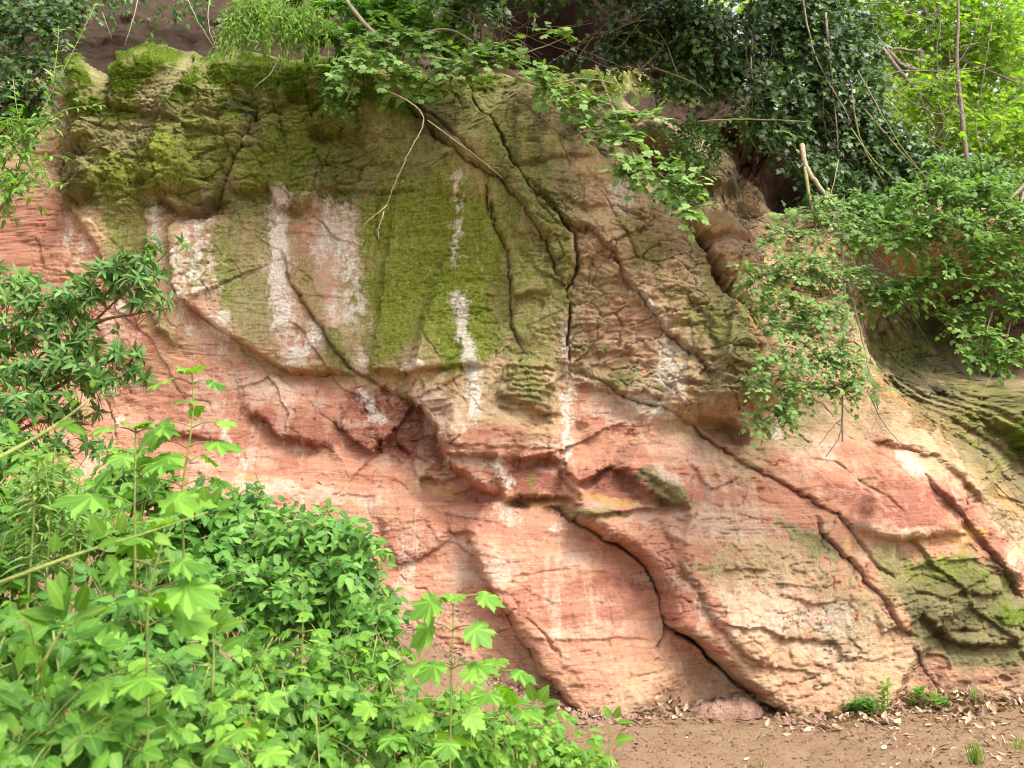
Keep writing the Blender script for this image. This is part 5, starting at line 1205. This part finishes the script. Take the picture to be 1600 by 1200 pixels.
# willowherb spires
pl = Plant('willowherb', 'feathery willowherb with drooping narrow leaves under the bright shoot', 'plant', ground_at(80, 3.5), 'willowherbs on the left')
for i in range(11):
    x0 = rng.uniform(20, 130); y1 = rng.uniform(690, 740) if 50 < x0 < 110 else rng.uniform(740, 790)
    dp = rng.uniform(3.2, 3.6)
    g = ground_at(x0, dp + .1)
    p = pl.stem([g, P(x0 + rng.uniform(-10, 10), 880, dp), P(x0 + rng.uniform(-6, 6), y1 + 40, dp), P(x0 + rng.uniform(-10, 14), y1, dp - .04)], .005, .0025, 'green', 'stem', 5)
    n = 70
    s = rng.uniform(.35, 1, n); k = s * (len(p) - 1)
    pos = np.stack([np.interp(k, np.arange(len(p)), p[:, q]) for q in range(3)], 1)
    a = rng.uniform(0, 2 * np.pi, n)
    ld = np.stack([np.cos(a), np.sin(a), np.full(n, .25) + .5 * (s > .93)], 1)
    pl.leaves('narrow', 'pale', pos, ld + np.array([0, 0, -.2]) * (s < .9)[:, None], np.array([0, 0, 1.]) + rng.normal(0, .25, (n, 3)), (.082 * rng.uniform(.7, 1.2, n) * (1.2 - .6 * s)), np.clip(.85 + rng.normal(0, .2, n), 0, .99))
pl.finish(300)

# sycamore saplings: stem, opposite pairs of long-stalked lobed leaves, each leaf its own part
def sapling(label, stem, nodes, depth, size, mk='fresh', tint=.55, r=.006, tip=True):
    g = ground_at(stem[0][0], depth + .02)
    pts = [P(a, b, depth) for a, b in stem]
    if pts[0][2] > g[2] + .03:
        pts = [np.array([pts[0][0], depth + .03, g[2] - .02])] + pts
    pl = Plant('sycamore_sapling', label, 'sapling', pts[0], 'sycamore saplings')
    pl.stem(pts, r * .75, r * .4, 'green', 'stem', 8)
    for i, (px, py, az, s) in enumerate(nodes):           # az: picture-plane azimuth of the pair
        c = P(px, py, depth)
        for sg in (0, math.pi):
            a = R_(az) + sg + rng.normal(0, .2)
            out = np.array([math.cos(a), math.sin(a) * .8, .0])
            pet = size * s * rng.uniform(.45, .75)
            e = c + out * pet + np.array([0, 0, pet * .28])
            pl.stem([c, c + out * pet * .5 + np.array([0, 0, pet * .24]), e], .0024, .0016, 'redstem' if rng.random() < .3 else 'green', 'leaf_stalk', 4, 1)
            pl.leaves('sycamore', mk, [e], [out + np.array([0, -.15, -.02 - .75 * rng.random() ** 1.5])], [np.array([0, -.45, 1]) + out * .12 + rng.normal(0, .18, 3)], size * s * rng.uniform(.55, 1.2), [np.clip(tint + rng.normal(0, .18), 0, .99)])
    if tip:
        c = pts[-1]
        for q in range(4):
            a = rng.uniform(0, 6.28)
            pl.leaves('sycamore', 'lime', [c], [np.array([math.cos(a), math.sin(a), .5])], [np.array([0, -.3, 1.])], size * .45, [rng.uniform(.5, .9)])
    pl.finish(300)
sapling('tall sycamore sapling standing against the pink rock with yellow-green tip', [(290, 900), (282, 780), (296, 690), (303, 640), (300, 582)], [(300, 600, 10, .6), (302, 640, 100, .7), (300, 668, 20, .9), (298, 720, 70, .8), (292, 700, 160, .9), (284, 760, 30, .9)], 3.1, .135, tint=.5)
sapling('shorter sycamore sapling left of the tallest one', [(212, 930), (210, 800), (211, 740), (212, 668)], [(212, 676, 15, .75), (211, 720, 80, .8), (210, 735, 160, .9), (212, 790, 20, 1.1), (214, 850, 100, 1.)], 3.0, .125, tint=.45)
sapling('pale sycamore sapling rising out of the middle of the thicket', [(228, 1260), (232, 1100), (229, 990), (232, 920), (262, 820)], [(240, 885, 10, 1.1), (230, 940, 90, 1.), (232, 925, 170, 1.2), (228, 980, 30, 1.1), (229, 1060, 100, 1.), (227, 1090, 5, 1.2), (228, 1150, 60, 1.)], 2.1, .08, tint=.5, r=.005)
sapling('lone sycamore sapling in front of the lower slab', [(702, 1260), (704, 1130), (705, 1050), (708, 985), (708, 938)], [(708, 940, 5, .95), (706, 985, 150, .95), (705, 1045, 170, 1.), (706, 1040, 40, .9), (703, 1120, 15, .9), (703, 1160, 90, .9)], 2.9, .10, tint=.68, r=.005)
sapling('small sycamore seedling right of the lone sapling', [(775, 1200), (772, 1120), (770, 1040)], [(772, 1055, 160, .7), (773, 1085, 60, .8), (774, 1120, 10, .8)], 3.3, .13, tint=.6, r=.004)
sapling('sycamore seedling among the dogwood leaves', [(470, 1100), (474, 960), (470, 900)], [(470, 910, 20, .8), (472, 960, 100, .9), (472, 990, 170, 1.)], 3.0, .065, tint=.6, r=.004)
sapling('low sycamore seedling at the bottom middle', [(390, 1260), (385, 1140), (380, 1090)], [(380, 1100, 20, 1.), (385, 1140, 90, 1.1), (386, 1180, 160, 1.2)], 2.2, .062, tint=.6, r=.004)
sapling('sycamore seedling beside the moss at the bottom of the picture', [(620, 1260), (615, 1150), (612, 1105)], [(612, 1110, 15, 1.), (615, 1150, 90, 1.)], 2.9, .07, tint=.75, r=.004)

# arching shoots in front
def arch_shoot(label, pts, r, tips, size, name='bramble_shoot', tpl='ovate', mk='lime', tint=.3):
    q = [P(*a) for a in pts]
    pl = Plant(name, label, 'shoot', q[0], 'arching shoots')
    p = pl.stem(q, r, r * .4, 'green', 'stem', 8)
    for fr, az, s in tips:
        c = p[int(fr * (len(p) - 1))]
        a = R_(az)
        out = np.array([math.cos(a), -.25, math.sin(a)])
        pl.leaves(tpl, mk, [c + out * .02], [out], [np.array([0, -.7, .7]) + rng.normal(0, .25, 3)], size * s, [np.clip(tint + rng.normal(0, .2), 0, .99)])
    pl.finish(100)
arch_shoot('thick pale green shoot leaning in from the left edge', [(-40, 735, 1.8), (40, 693, 1.9), (95, 660, 1.95), (142, 622, 2.)], .0042, [(.25, 110, 1), (.4, 75, 1.1), (.55, 20, 1.2), (.6, 100, 1.3), (.75, -20, 1.1), (.85, 60, .7), (.95, 130, .5), (1, 40, .6), (1, 80, .5), (1, 0, .5), (.9, 10, .6), (.97, 100, .5)], .038)
arch_shoot('lower pale shoot crossing the thicket to a star of young leaves', [(-40, 925, 1.9), (60, 888, 1.9), (130, 862, 1.95), (220, 836, 2.), (325, 800, 2.05)], .004, [(.3, 80, 1), (.35, -70, 1.1), (.5, 60, 1.0), (.55, 20, 1.1), (.65, 120, 1.2), (.7, 70, 1.), (.8, 30, 1), (.85, -20, 1), (1, 60, 1), (1, 20, 1.1), (1, 100, .9), (1, -10, 1.), (1, 140, .9), (.6, -50, 1.1), (.93, 70, .8)], .04)
arch_shoot('young star-tipped shoot in the middle of the thicket', [(330, 1090, 2.5), (335, 1030, 2.5), (332, 985, 2.5)], .004, [(1, 60, 1), (1, 110, 1.), (1, 20, 1), (1, 150, 1), (.7, 30, 1.), (.6, 150, 1), (.9, 80, .8)], .06)
arch_shoot('yellow-tipped shoot at the right end of the thicket', [(885, 1190, 3.9), (840, 1130, 3.9), (838, 1104, 3.9)], .004, [(1, 60, 1), (1, 110, 1.), (1, 20, 1), (1, 160, 1), (.8, 30, 1.), (.7, 150, 1)], .075)
arch_shoot('yellow-green shoot in the lower left among broad leaves', [(60, 1050, 2.), (95, 985, 2.), (110, 970, 2.)], .004, [(1, 60, 1), (1, 110, 1.), (1, 20, 1), (1, 160, 1), (.8, 30, 1.), (.7, 150, 1), (.6, 80, 1)], .075)
arch_shoot('thin yellowish shoot over the right half of the thicket', [(960, 1230, 4.), (950, 1160, 4.), (955, 1130, 4.)], .0035, [(1, 60, .8), (1, 110, .8), (1, 10, .9), (.8, 150, 1), (.6, 20, 1.1), (.5, 160, 1.1)], .07)

# ------------------------------------------------------------------ small things on the ground and on the face
def bare_twig(label, lines, r=.006, m='twig'):
    pl = Plant('hanging_twig', label, 'twig', P(*lines[0][0]), 'bare twigs hanging on the rock face')
    for i, l in enumerate(lines):
        pl.stem([P(*q) for q in l], r if i == 0 else r * .7, r * .4, m, 'twig', 5, jitter=.003)
    pl.finish()
bare_twig('long pale bare twig hanging in front of the mossy green panel', [[(600, 140, 8.9), (645, 160, 8.8), (668, 188, 8.75), (640, 235, 8.7), (615, 290, 8.7), (600, 330, 8.7)], [(668, 188, 8.75), (720, 225, 8.75), (785, 278, 8.8)], [(605, 320, 8.7), (575, 345, 8.7), (556, 365, 8.7)], [(600, 330, 8.7), (590, 360, 8.72), (592, 375, 8.72)]], .008)
bare_twig('looping bare twigs below the top edge between the moss blocks', [[(330, -20, 9.6), (322, 40, 9.5), (345, 90, 9.4)], [(290, -10, 9.6), (312, 40, 9.4), (335, 75, 9.4)], [(380, -10, 9.6), (400, 40, 9.5), (350, 80, 9.3)], [(440, 80, 9.5), (425, 115, 9.4), (396, 138, 9.3)], [(250, 10, 9.8), (285, -5, 9.7)]], .007)
bare_twig('tangle of thin bare stems at the mouth of the root hollow', [[(740, 100, 9.6), (720, 40, 9.7), (690, -10, 9.8)], [(770, 95, 9.5), (780, 60, 9.6), (750, 20, 9.7)], [(900, 95, 9.6), (930, 50, 9.6), (990, 0, 9.7)], [(1000, 110, 9.6), (1050, 60, 9.7), (1080, -10, 9.8)], [(1060, 120, 9.6), (1040, 60, 9.6), (1000, 20, 9.7)], [(1020, 105, 9.5), (1090, 130, 9.5), (1110, 150, 9.4)]], .010, 'bark')
bare_twig('thin crossing stems in front of the dark ivy', [[(1090, 190, 9.), (1160, 185, 8.9), (1260, 190, 8.9)], [(1340, 110, 9.), (1400, 220, 8.9), (1480, 320, 8.8)], [(1380, 150, 9.), (1420, 190, 8.9), (1500, 260, 8.8)], [(1330, 200, 9.), (1370, 260, 8.9), (1440, 310, 8.8)], [(1310, 250, 9.), (1300, 300, 8.9), (1290, 330, 8.8)]], .008, 'olive')
def wander(x0, y0, x1, y1, dp, n=5, amp=14):
    return [(x0 + (x1 - x0) * q + rng.normal(0, amp) * math.sin(math.pi * q), y0 + (y1 - y0) * q + rng.normal(0, amp) * math.sin(math.pi * q) - 12 * math.sin(math.pi * q), dp + rng.normal(0, .04)) for q in np.linspace(0, 1, n)]
bare_twig('web of thin grey-green stems hanging through the ivy', [wander(rng.uniform(1090, 1400), rng.uniform(-20, 180), rng.uniform(1120, 1480), rng.uniform(160, 360), 9.05, 8, 26) for _ in range(15)], .0032, 'darkbark')
bare_twig('web of dark branches crossing the sunlit woodland gap', [wander(1330 + 20 * i, rng.uniform(-10, 160), rng.uniform(1400, 1620), rng.uniform(20, 330), 12.2, 6, 20) for i in range(12)], .009, 'bark')
bare_twig('thin rooty stems dangling at the top edge over the pitted slab', [wander(rng.uniform(640, 1080), rng.uniform(-20, 40), rng.uniform(640, 1080), rng.uniform(70, 150), 9.5, 5, 12) for _ in range(22)], .0045, 'twig')
bare_twig('thin trailing root over the soil left of the moss blocks', [[(215, 0, 10.2), (205, 40, 10.1), (195, 70, 10.)], [(160, 20, 10.1), (175, 60, 10.)]], .006)

def stone_mesh(k, sx, sy, sz, m):
    r = np.random.default_rng(k)
    bm_v, bm_f = [], []
    n, mm = 9, 6
    for i in range(mm + 1):
        th = math.pi * i / mm
        for j in range(n):
            ph = 2 * math.pi * j / n
            v = np.array([math.sin(th) * math.cos(ph), math.sin(th) * math.sin(ph), math.cos(th)])
            v = np.sign(v) * np.abs(v) ** .75
            v *= 1 + .16 * math.sin(3 * ph + k) * math.sin(th) + r.normal(0, .07)
            bm_v.append(v * (sx, sy, sz))
    for i in range(mm):
        for j in range(n):
            a, b = i * n + j, i * n + (j + 1) % n
            bm_f.append((a, b, b + n, a + n))
    return mesh_np('stone', np.array(bm_v), np.array(bm_f), [m], False, None)
def plain_rock(name, c1, c2):
    m, t, N, L = mat(name)
    out, bs = N('ShaderNodeOutputMaterial'), N('ShaderNodeBsdfPrincipled')
    co = N('ShaderNodeTexCoord').outputs['Object']
    n = node_noise(t, co, 14, 6, .7)
    L(node_mix(t, node_map(t, n, .35, .65, 0, 1), c1, c2), bs.inputs['Base Color'])
    bs.inputs['Roughness'].default_value = .95
    bp = N('ShaderNodeBump'); bp.inputs['Strength'].default_value = .8; bp.inputs['Distance'].default_value = .03
    L(node_noise(t, co, 40, 6, .7), bp.inputs['Height']); L(bp.outputs[0], bs.inputs['Normal']); L(bs.outputs[0], out.inputs[0])
    return m
M_STONE = plain_rock('fallen_stone', (.22, .115, .075), (.33, .20, .14))
M_STONE2 = plain_rock('pale_chip', (.30, .21, .14), (.42, .32, .23))

def on_ground(px, py):
    y = 8.
    for _ in range(30):
        a, b, c = ray(px, py)
        x, z = a * y / b, CAM_H + c * y / b
        gz = float(ground_z(np.array(x), np.array(y)))
        y += np.clip((z - gz) * 3, -.4, .4) if c < 0 else 0
    return np.array([x, y, gz])
# fallen slab lying at the foot of the black joint
def slab_mesh():
    r = np.random.default_rng(3)
    n = 60; m_ = 26
    u = np.linspace(-1, 1, n); v = np.linspace(-1, 1, m_)
    Uu, Vv_ = np.meshgrid(u, v)
    ed = np.clip(1 - np.abs(Uu) ** 3.5, 0, 1) ** .6 * np.clip(1 - np.abs(Vv_) ** 3, 0, 1) ** .6
    x = .30 * Uu * (1 + .12 * pn(Vv_ * 2, Uu * 0 + 3, 4)); y = .16 * Vv_ * (1 + .2 * pn(Uu * 2.5, Uu * 0 + 1, 5))
    top = .15 * ed * (.8 + .2 * Uu) + .03 * fbm(x * 9, y * 9, 4, 7) * ed
    st_ = np.round(top / .024) * .024
    z = .45 * top + .55 * st_
    V = np.stack([x, y, z], -1).reshape(-1, 3)
    i = np.arange(m_ - 1)[:, None] * n + np.arange(n - 1)[None, :]
    F = np.stack([i, i + 1, i + n + 1, i + n], -1).reshape(-1, 4)
    B = V.copy(); B[:, 2] = -.04
    return mesh_np('fallen_slab', np.concatenate([V, B]), np.concatenate([F, F[:, ::-1] + len(V)]), [M_STONE], False)
def front(g, mg=.1):
    g = np.array(g); g[1] = min(g[1], float(cliff_y(g[0], g[2] + .06)) - mg, float(cliff_y(g[0], g[2] + .15)) - mg * .6); g[2] = float(ground_z(g[0], g[1]))
    return g
g = front(on_ground(1132, 1112), .2)
s = obj('fallen_slab', slab_mesh(), label='flat slab of red stone fallen at the foot of the black joint', category='stone')
s.location = (g[0], g[1], g[2] - .01); s.rotation_euler = (R_(6), R_(-5), R_(4))
# stones and chips
STL = ['largest pale stone chip in the little heap below the slanting hollow', 'second largest pale chip of the heap, just right of the largest', 'pale chip left of the largest one in the heap', 'pale chip in the right half of the heap below the slanting hollow', 'small pale chip second from the right end of the heap', 'pale chip at the left end of the heap', 'smallest pale chip at the right end of the heap',
       'large reddish stone propped behind the fallen slab', 'reddish stone lying on the right half of the fallen slab', 'reddish stone at the right end of the fallen slab', 'smallest reddish stone beside the fallen slab', 'brown stone under the left part of the mossy block', 'brown stone under the right part of the mossy block', 'brown stone just right of the upright leafy weed', 'largest brown stone, at the right edge by the rock foot']
for k, (px, py, sz) in enumerate([(885, 1086, .035), (903, 1090, .03), (868, 1083, .03), (920, 1088, .026), (935, 1093, .022), (850, 1080, .024), (955, 1097, .02), (1096, 1077, .045), (1140, 1092, .035), (1165, 1086, .03), (1150, 1096, .024), (1500, 1092, .04), (1540, 1096, .03), (1390, 1098, .03), (1575, 1090, .05)]):
    g = front(on_ground(px, py + 4), .03)
    o = obj('stone', stone_mesh(40 + k, sz, sz * .8, sz * .55, M_STONE2 if k < 7 else M_STONE), group='small stones at the foot of the rock', category='stone',
            label=STL[k])
    o.location = (g[0], g[1], g[2] + sz * .3); o.rotation_euler = (rng.uniform(-.3, .3), rng.uniform(-.3, .3), rng.uniform(0, 6))

# grit and leaf litter (nobody could count them)
def scatter_mesh(name, n, sampler, tplv, tplf, smin, smax, m, tint=True, flat=.3, lift=.004):
    xy = sampler(n); n = len(xy)
    z = ground_z(xy[:, 0], xy[:, 1]) + (.018 * fbm(xy[:, 0] * 5, xy[:, 1] * 5, 3, 161) + .008 * fbm(xy[:, 0] * 22, xy[:, 1] * 22, 2, 163)) * sm(3, 5, xy[:, 1])
    pos = np.stack([xy[:, 0], xy[:, 1], z + lift], 1)
    nn = nrm(np.array([0, 0, 1.]) + rng.normal(0, flat, (n, 3)))
    a = rng.uniform(0, 6.28, n)
    dd = np.stack([np.cos(a), np.sin(a), np.zeros(n)], 1)
    x = nrm(np.cross(dd, nn)); y = np.cross(nn, x)
    M = np.stack([x, y, nn], -1) * rng.uniform(smin, smax, (n, 1, 1))
    Vv_ = np.einsum('nij,kj->nki', M, tplv) + pos[:, None]
    F = (tplf[None] + (np.arange(n) * len(tplv))[:, None, None]).reshape(-1, tplf.shape[1])
    at = {'tint': np.repeat(rng.uniform(0, 1, n), len(tplv)).astype(np.float32), 'vein': np.zeros(n * len(tplv), np.float32)}
    return mesh_np(name, Vv_.reshape(-1, 3), F, [m], False, at)
def smp_right(n):
    x = rng.uniform(-.2, 5.6, n); y = np.array([float(cliff_y(q, .05)) for q in x]) + .05 - np.abs(rng.normal(0, .26, n))
    k = rng.random(n) < sm(.3, 3.5, x) * .9 + .1
    return np.stack([x, y], 1)[k]
def smp_all(n):
    x = rng.uniform(-3.6, 5.4, n); y = rng.uniform(5.3, 9.4, n)
    return np.stack([x, y], 1)
def smp_rightwide(n):
    x = 5.2 - np.abs(rng.normal(0, 1.6, n)); y = rng.uniform(6.2, 9.1, n)
    return np.stack([x, y], 1)
lv, lf, _ = tpl_ovate(.55, 3, .5, -.35)
obj('leaf_litter', scatter_mesh('leaf_litter', 1500, smp_right, lv, lf, .045, .11, ML['dry'], flat=.5, lift=.016), kind='stuff', label='dead brown leaves drifted along the foot of the rock', category='leaf litter')
obj('leaf_litter', scatter_mesh('leaf_litter', 900, smp_rightwide, lv, lf, .02, .08, ML['dry'], flat=.35, lift=.01), kind='stuff', label='scattered dead leaves on the trodden earth', category='leaf litter')
rs = rng.choice(np.nonzero(((Vv > 85) & (Vv < 150) & (U > 930) & (U < 1130) & (Z - rim > -.12)).ravel())[0], 200)
def on_bank(n):
    return VERT[rs] + np.array([0, -.02, .012])
pb = on_bank(200); a_ = rng.uniform(0, 6.28, 200); nb = nrm(np.array([0, -.6, .8]) + rng.normal(0, .4, (200, 3))); db = np.stack([np.cos(a_), np.sin(a_) * .5, np.sin(a_) * .5], 1)
xb = nrm(np.cross(db, nb)); Mb = np.stack([xb, np.cross(nb, xb), nb], -1) * rng.uniform(.05, .10, (200, 1, 1))
obj('leaf_litter', mesh_np('leaf_litter', (np.einsum('nij,kj->nki', Mb, lv) + pb[:, None]).reshape(-1, 3), (lf[None] + (np.arange(200) * len(lv))[:, None, None]).reshape(-1, 3), [ML['dry']], False, {'tint': np.repeat(rng.uniform(0, .8, 200), len(lv)).astype(np.float32), 'vein': np.zeros(200 * len(lv), np.float32)}), kind='stuff', label='brown dead leaves caught on the bank under the root hollow', category='leaf litter')
def smp_foot(n):
    x = rng.uniform(-1.6, 5.6, n); y = np.array([float(cliff_y(q, max(.05, float(ground_z(np.array(q), np.array(9.)))))) for q in x]) + .02 - np.abs(rng.normal(0, .10, n)) * (1 + .8 * np.sin(x * 2.1) ** 2)
    return np.stack([x, y], 1)
cv = np.array([(1, .1, 0), (.2, .9, .1), (-.9, .5, 0), (-.7, -.7, .1), (.5, -.9, 0), (.1, .1, .75), (0, 0, -.4)]); cf = np.array([(0, 1, 5), (1, 2, 5), (2, 3, 5), (3, 4, 5), (4, 0, 5), (1, 0, 6), (2, 1, 6), (3, 2, 6), (4, 3, 6), (0, 4, 6)])
obj('rubble', scatter_mesh('rubble', 1100, smp_foot, cv, cf, .008, .042, M_STONE, flat=.4, lift=.006), kind='stuff', label='crumbled sandstone along the foot of the rock face', category='rubble')
gv = np.array([(1, 0, -.3), (-.5, .8, -.3), (-.6, -.8, -.3), (.1, .05, .7)]); gf = np.array([(0, 1, 3), (1, 2, 3), (2, 0, 3)])
obj('gravel', scatter_mesh('gravel', 11000, smp_all, gv, gf, .005, .022, M_DIRT, flat=.4, lift=.002), kind='stuff', label='grit and crumbs of earth on the path', category='gravel')
tv = np.array([(-.03, 0, 0), (.03, 0, 0), (.025, 1, .03), (-.025, 1, .03)]); tf = np.array([(0, 1, 2), (0, 2, 3)])
obj('twig_litter', scatter_mesh('twig_litter', 2200, smp_all, tv, tf, .02, .08, ML['dry'], flat=.1, lift=.01), kind='stuff', label='broken twig bits on the earth', category='twig litter')

# weeds at the foot of the rock
def tuft(label, px, py, n, h, spread=.05):
    g = on_ground(px, py)
    pl = Plant('grass_tuft', label, 'grass tuft', g, 'grass tufts on the path')
    a = rng.uniform(0, 6.28, n); r = rng.uniform(0, spread, n)
    pos = g + np.stack([np.cos(a) * r, np.sin(a) * r, np.zeros(n)], 1)
    d = np.stack([np.cos(a) * rng.uniform(.05, .5, n), np.sin(a) * rng.uniform(.05, .5, n), np.ones(n)], 1)
    pl.leaves('blade', 'grass', pos, d, np.stack([np.cos(a), np.sin(a), np.full(n, .3)], 1), h * rng.uniform(.5, 1.1, n), rng.uniform(.2, .95, n))
    pl.finish(n, 'blade')
tuft('tall grass tuft near the bottom right', 1525, 1196, 60, .17); tuft('grass tuft at the right edge of the path', 1590, 1172, 46, .11, .07); tuft('sprig of grass at the bottom middle', 1188, 1199, 18, .08); tuft('second sprig of grass right of the first', 1360, 1200, 14, .05)
tuft('little green tuft at the end of the fallen slab', 1148, 1113, 16, .05)
def weed(label, px, py, h, nst, size, spread, tpl='lance', mk='lime', tint=.5):
    g = front(on_ground(px, py), .08)
    pl = Plant('weed', label, 'weed', g, 'weeds at the foot of the rock')
    for i in range(nst):
        b = g + np.array([rng.uniform(-spread, spread), rng.uniform(-.04, .04), 0])
        hh = h * rng.uniform(.55, 1.05) if i else h
        t = b + np.array([rng.normal(0, .03), rng.normal(-.02, .02), hh])
        pl.stem([b, (b + t) / 2 + rng.normal(0, .008, 3), t], .0035, .002, 'green', 'stem', 5, 1)
        k = 16
        s = np.linspace(.2, 1, k)
        a = np.arange(k) * 2.4 + rng.uniform(0, 6)
        ld = np.stack([np.cos(a), np.sin(a), .3 + .5 * s], 1)
        pl.leaves(tpl, mk, b + (t - b) * s[:, None], ld, np.array([0, -.2, 1.]) + rng.normal(0, .2, (k, 3)), size * rng.uniform(.7, 1.2, k), np.clip(tint + rng.normal(0, .2, k), 0, .99))
    pl.finish(300)
weed('upright weed with a pale leafy spire at the foot of the rock', 1382, 1118, .32, 3, .085, .06)
weed('bluish round-leaved weed left of the leafy spire', 1338, 1118, .14, 7, .075, .15, 'ovate', 'maple', .7)
weed('narrow-leaved weed right of the leafy spire', 1440, 1108, .17, 5, .075, .10)
weed('tiny weed on the litter at the right', 1522, 1100, .11, 2, .05, .03)
weed('small round-leaved weed under the mossy block', 1468, 1106, .07, 3, .05, .06, 'ovate', 'maple', .6)

# moss tufts proud of the block tops
cand = np.nonzero((mossm.ravel() > .75) & inframe.ravel() & (Vv.ravel() < 200))[0]
sel = rng.choice(cand, min(26000, len(cand)), replace=False)
vp = VERT[sel]
gyv = np.zeros((len(sel), 3)); gyv[:, 2] = .75; gyv[:, 1] = -.65
dd = nrm(gyv + rng.normal(0, .45, gyv.shape))
sd_ = nrm(np.cross(dd, rng.normal(0, 1, gyv.shape))) * .0035
ln_ = rng.uniform(.012, .030, (len(sel), 1))
tri = np.stack([vp - sd_ * 1.5 - dd * .006, vp + sd_ * 1.5 - dd * .006, vp + dd * ln_], 1).reshape(-1, 3)
obj('moss', mesh_np('moss', tri, np.arange(len(tri)).reshape(-1, 3), [ML['grass'] if False else leaf_material('moss_frond', (.045, .085, .006), (.09, .145, .010), (.17, .225, .02), .3, .8, .1)], False, {'tint': np.repeat(np.clip(rng.normal(.5, .25, len(sel)), 0, 1), 3).astype(np.float32), 'vein': np.zeros(len(tri), np.float32)}), kind='stuff', label='bright green moss cushions on the block tops', category='moss')
print('all done %.1fs' % (time.time() - T0), STAT)
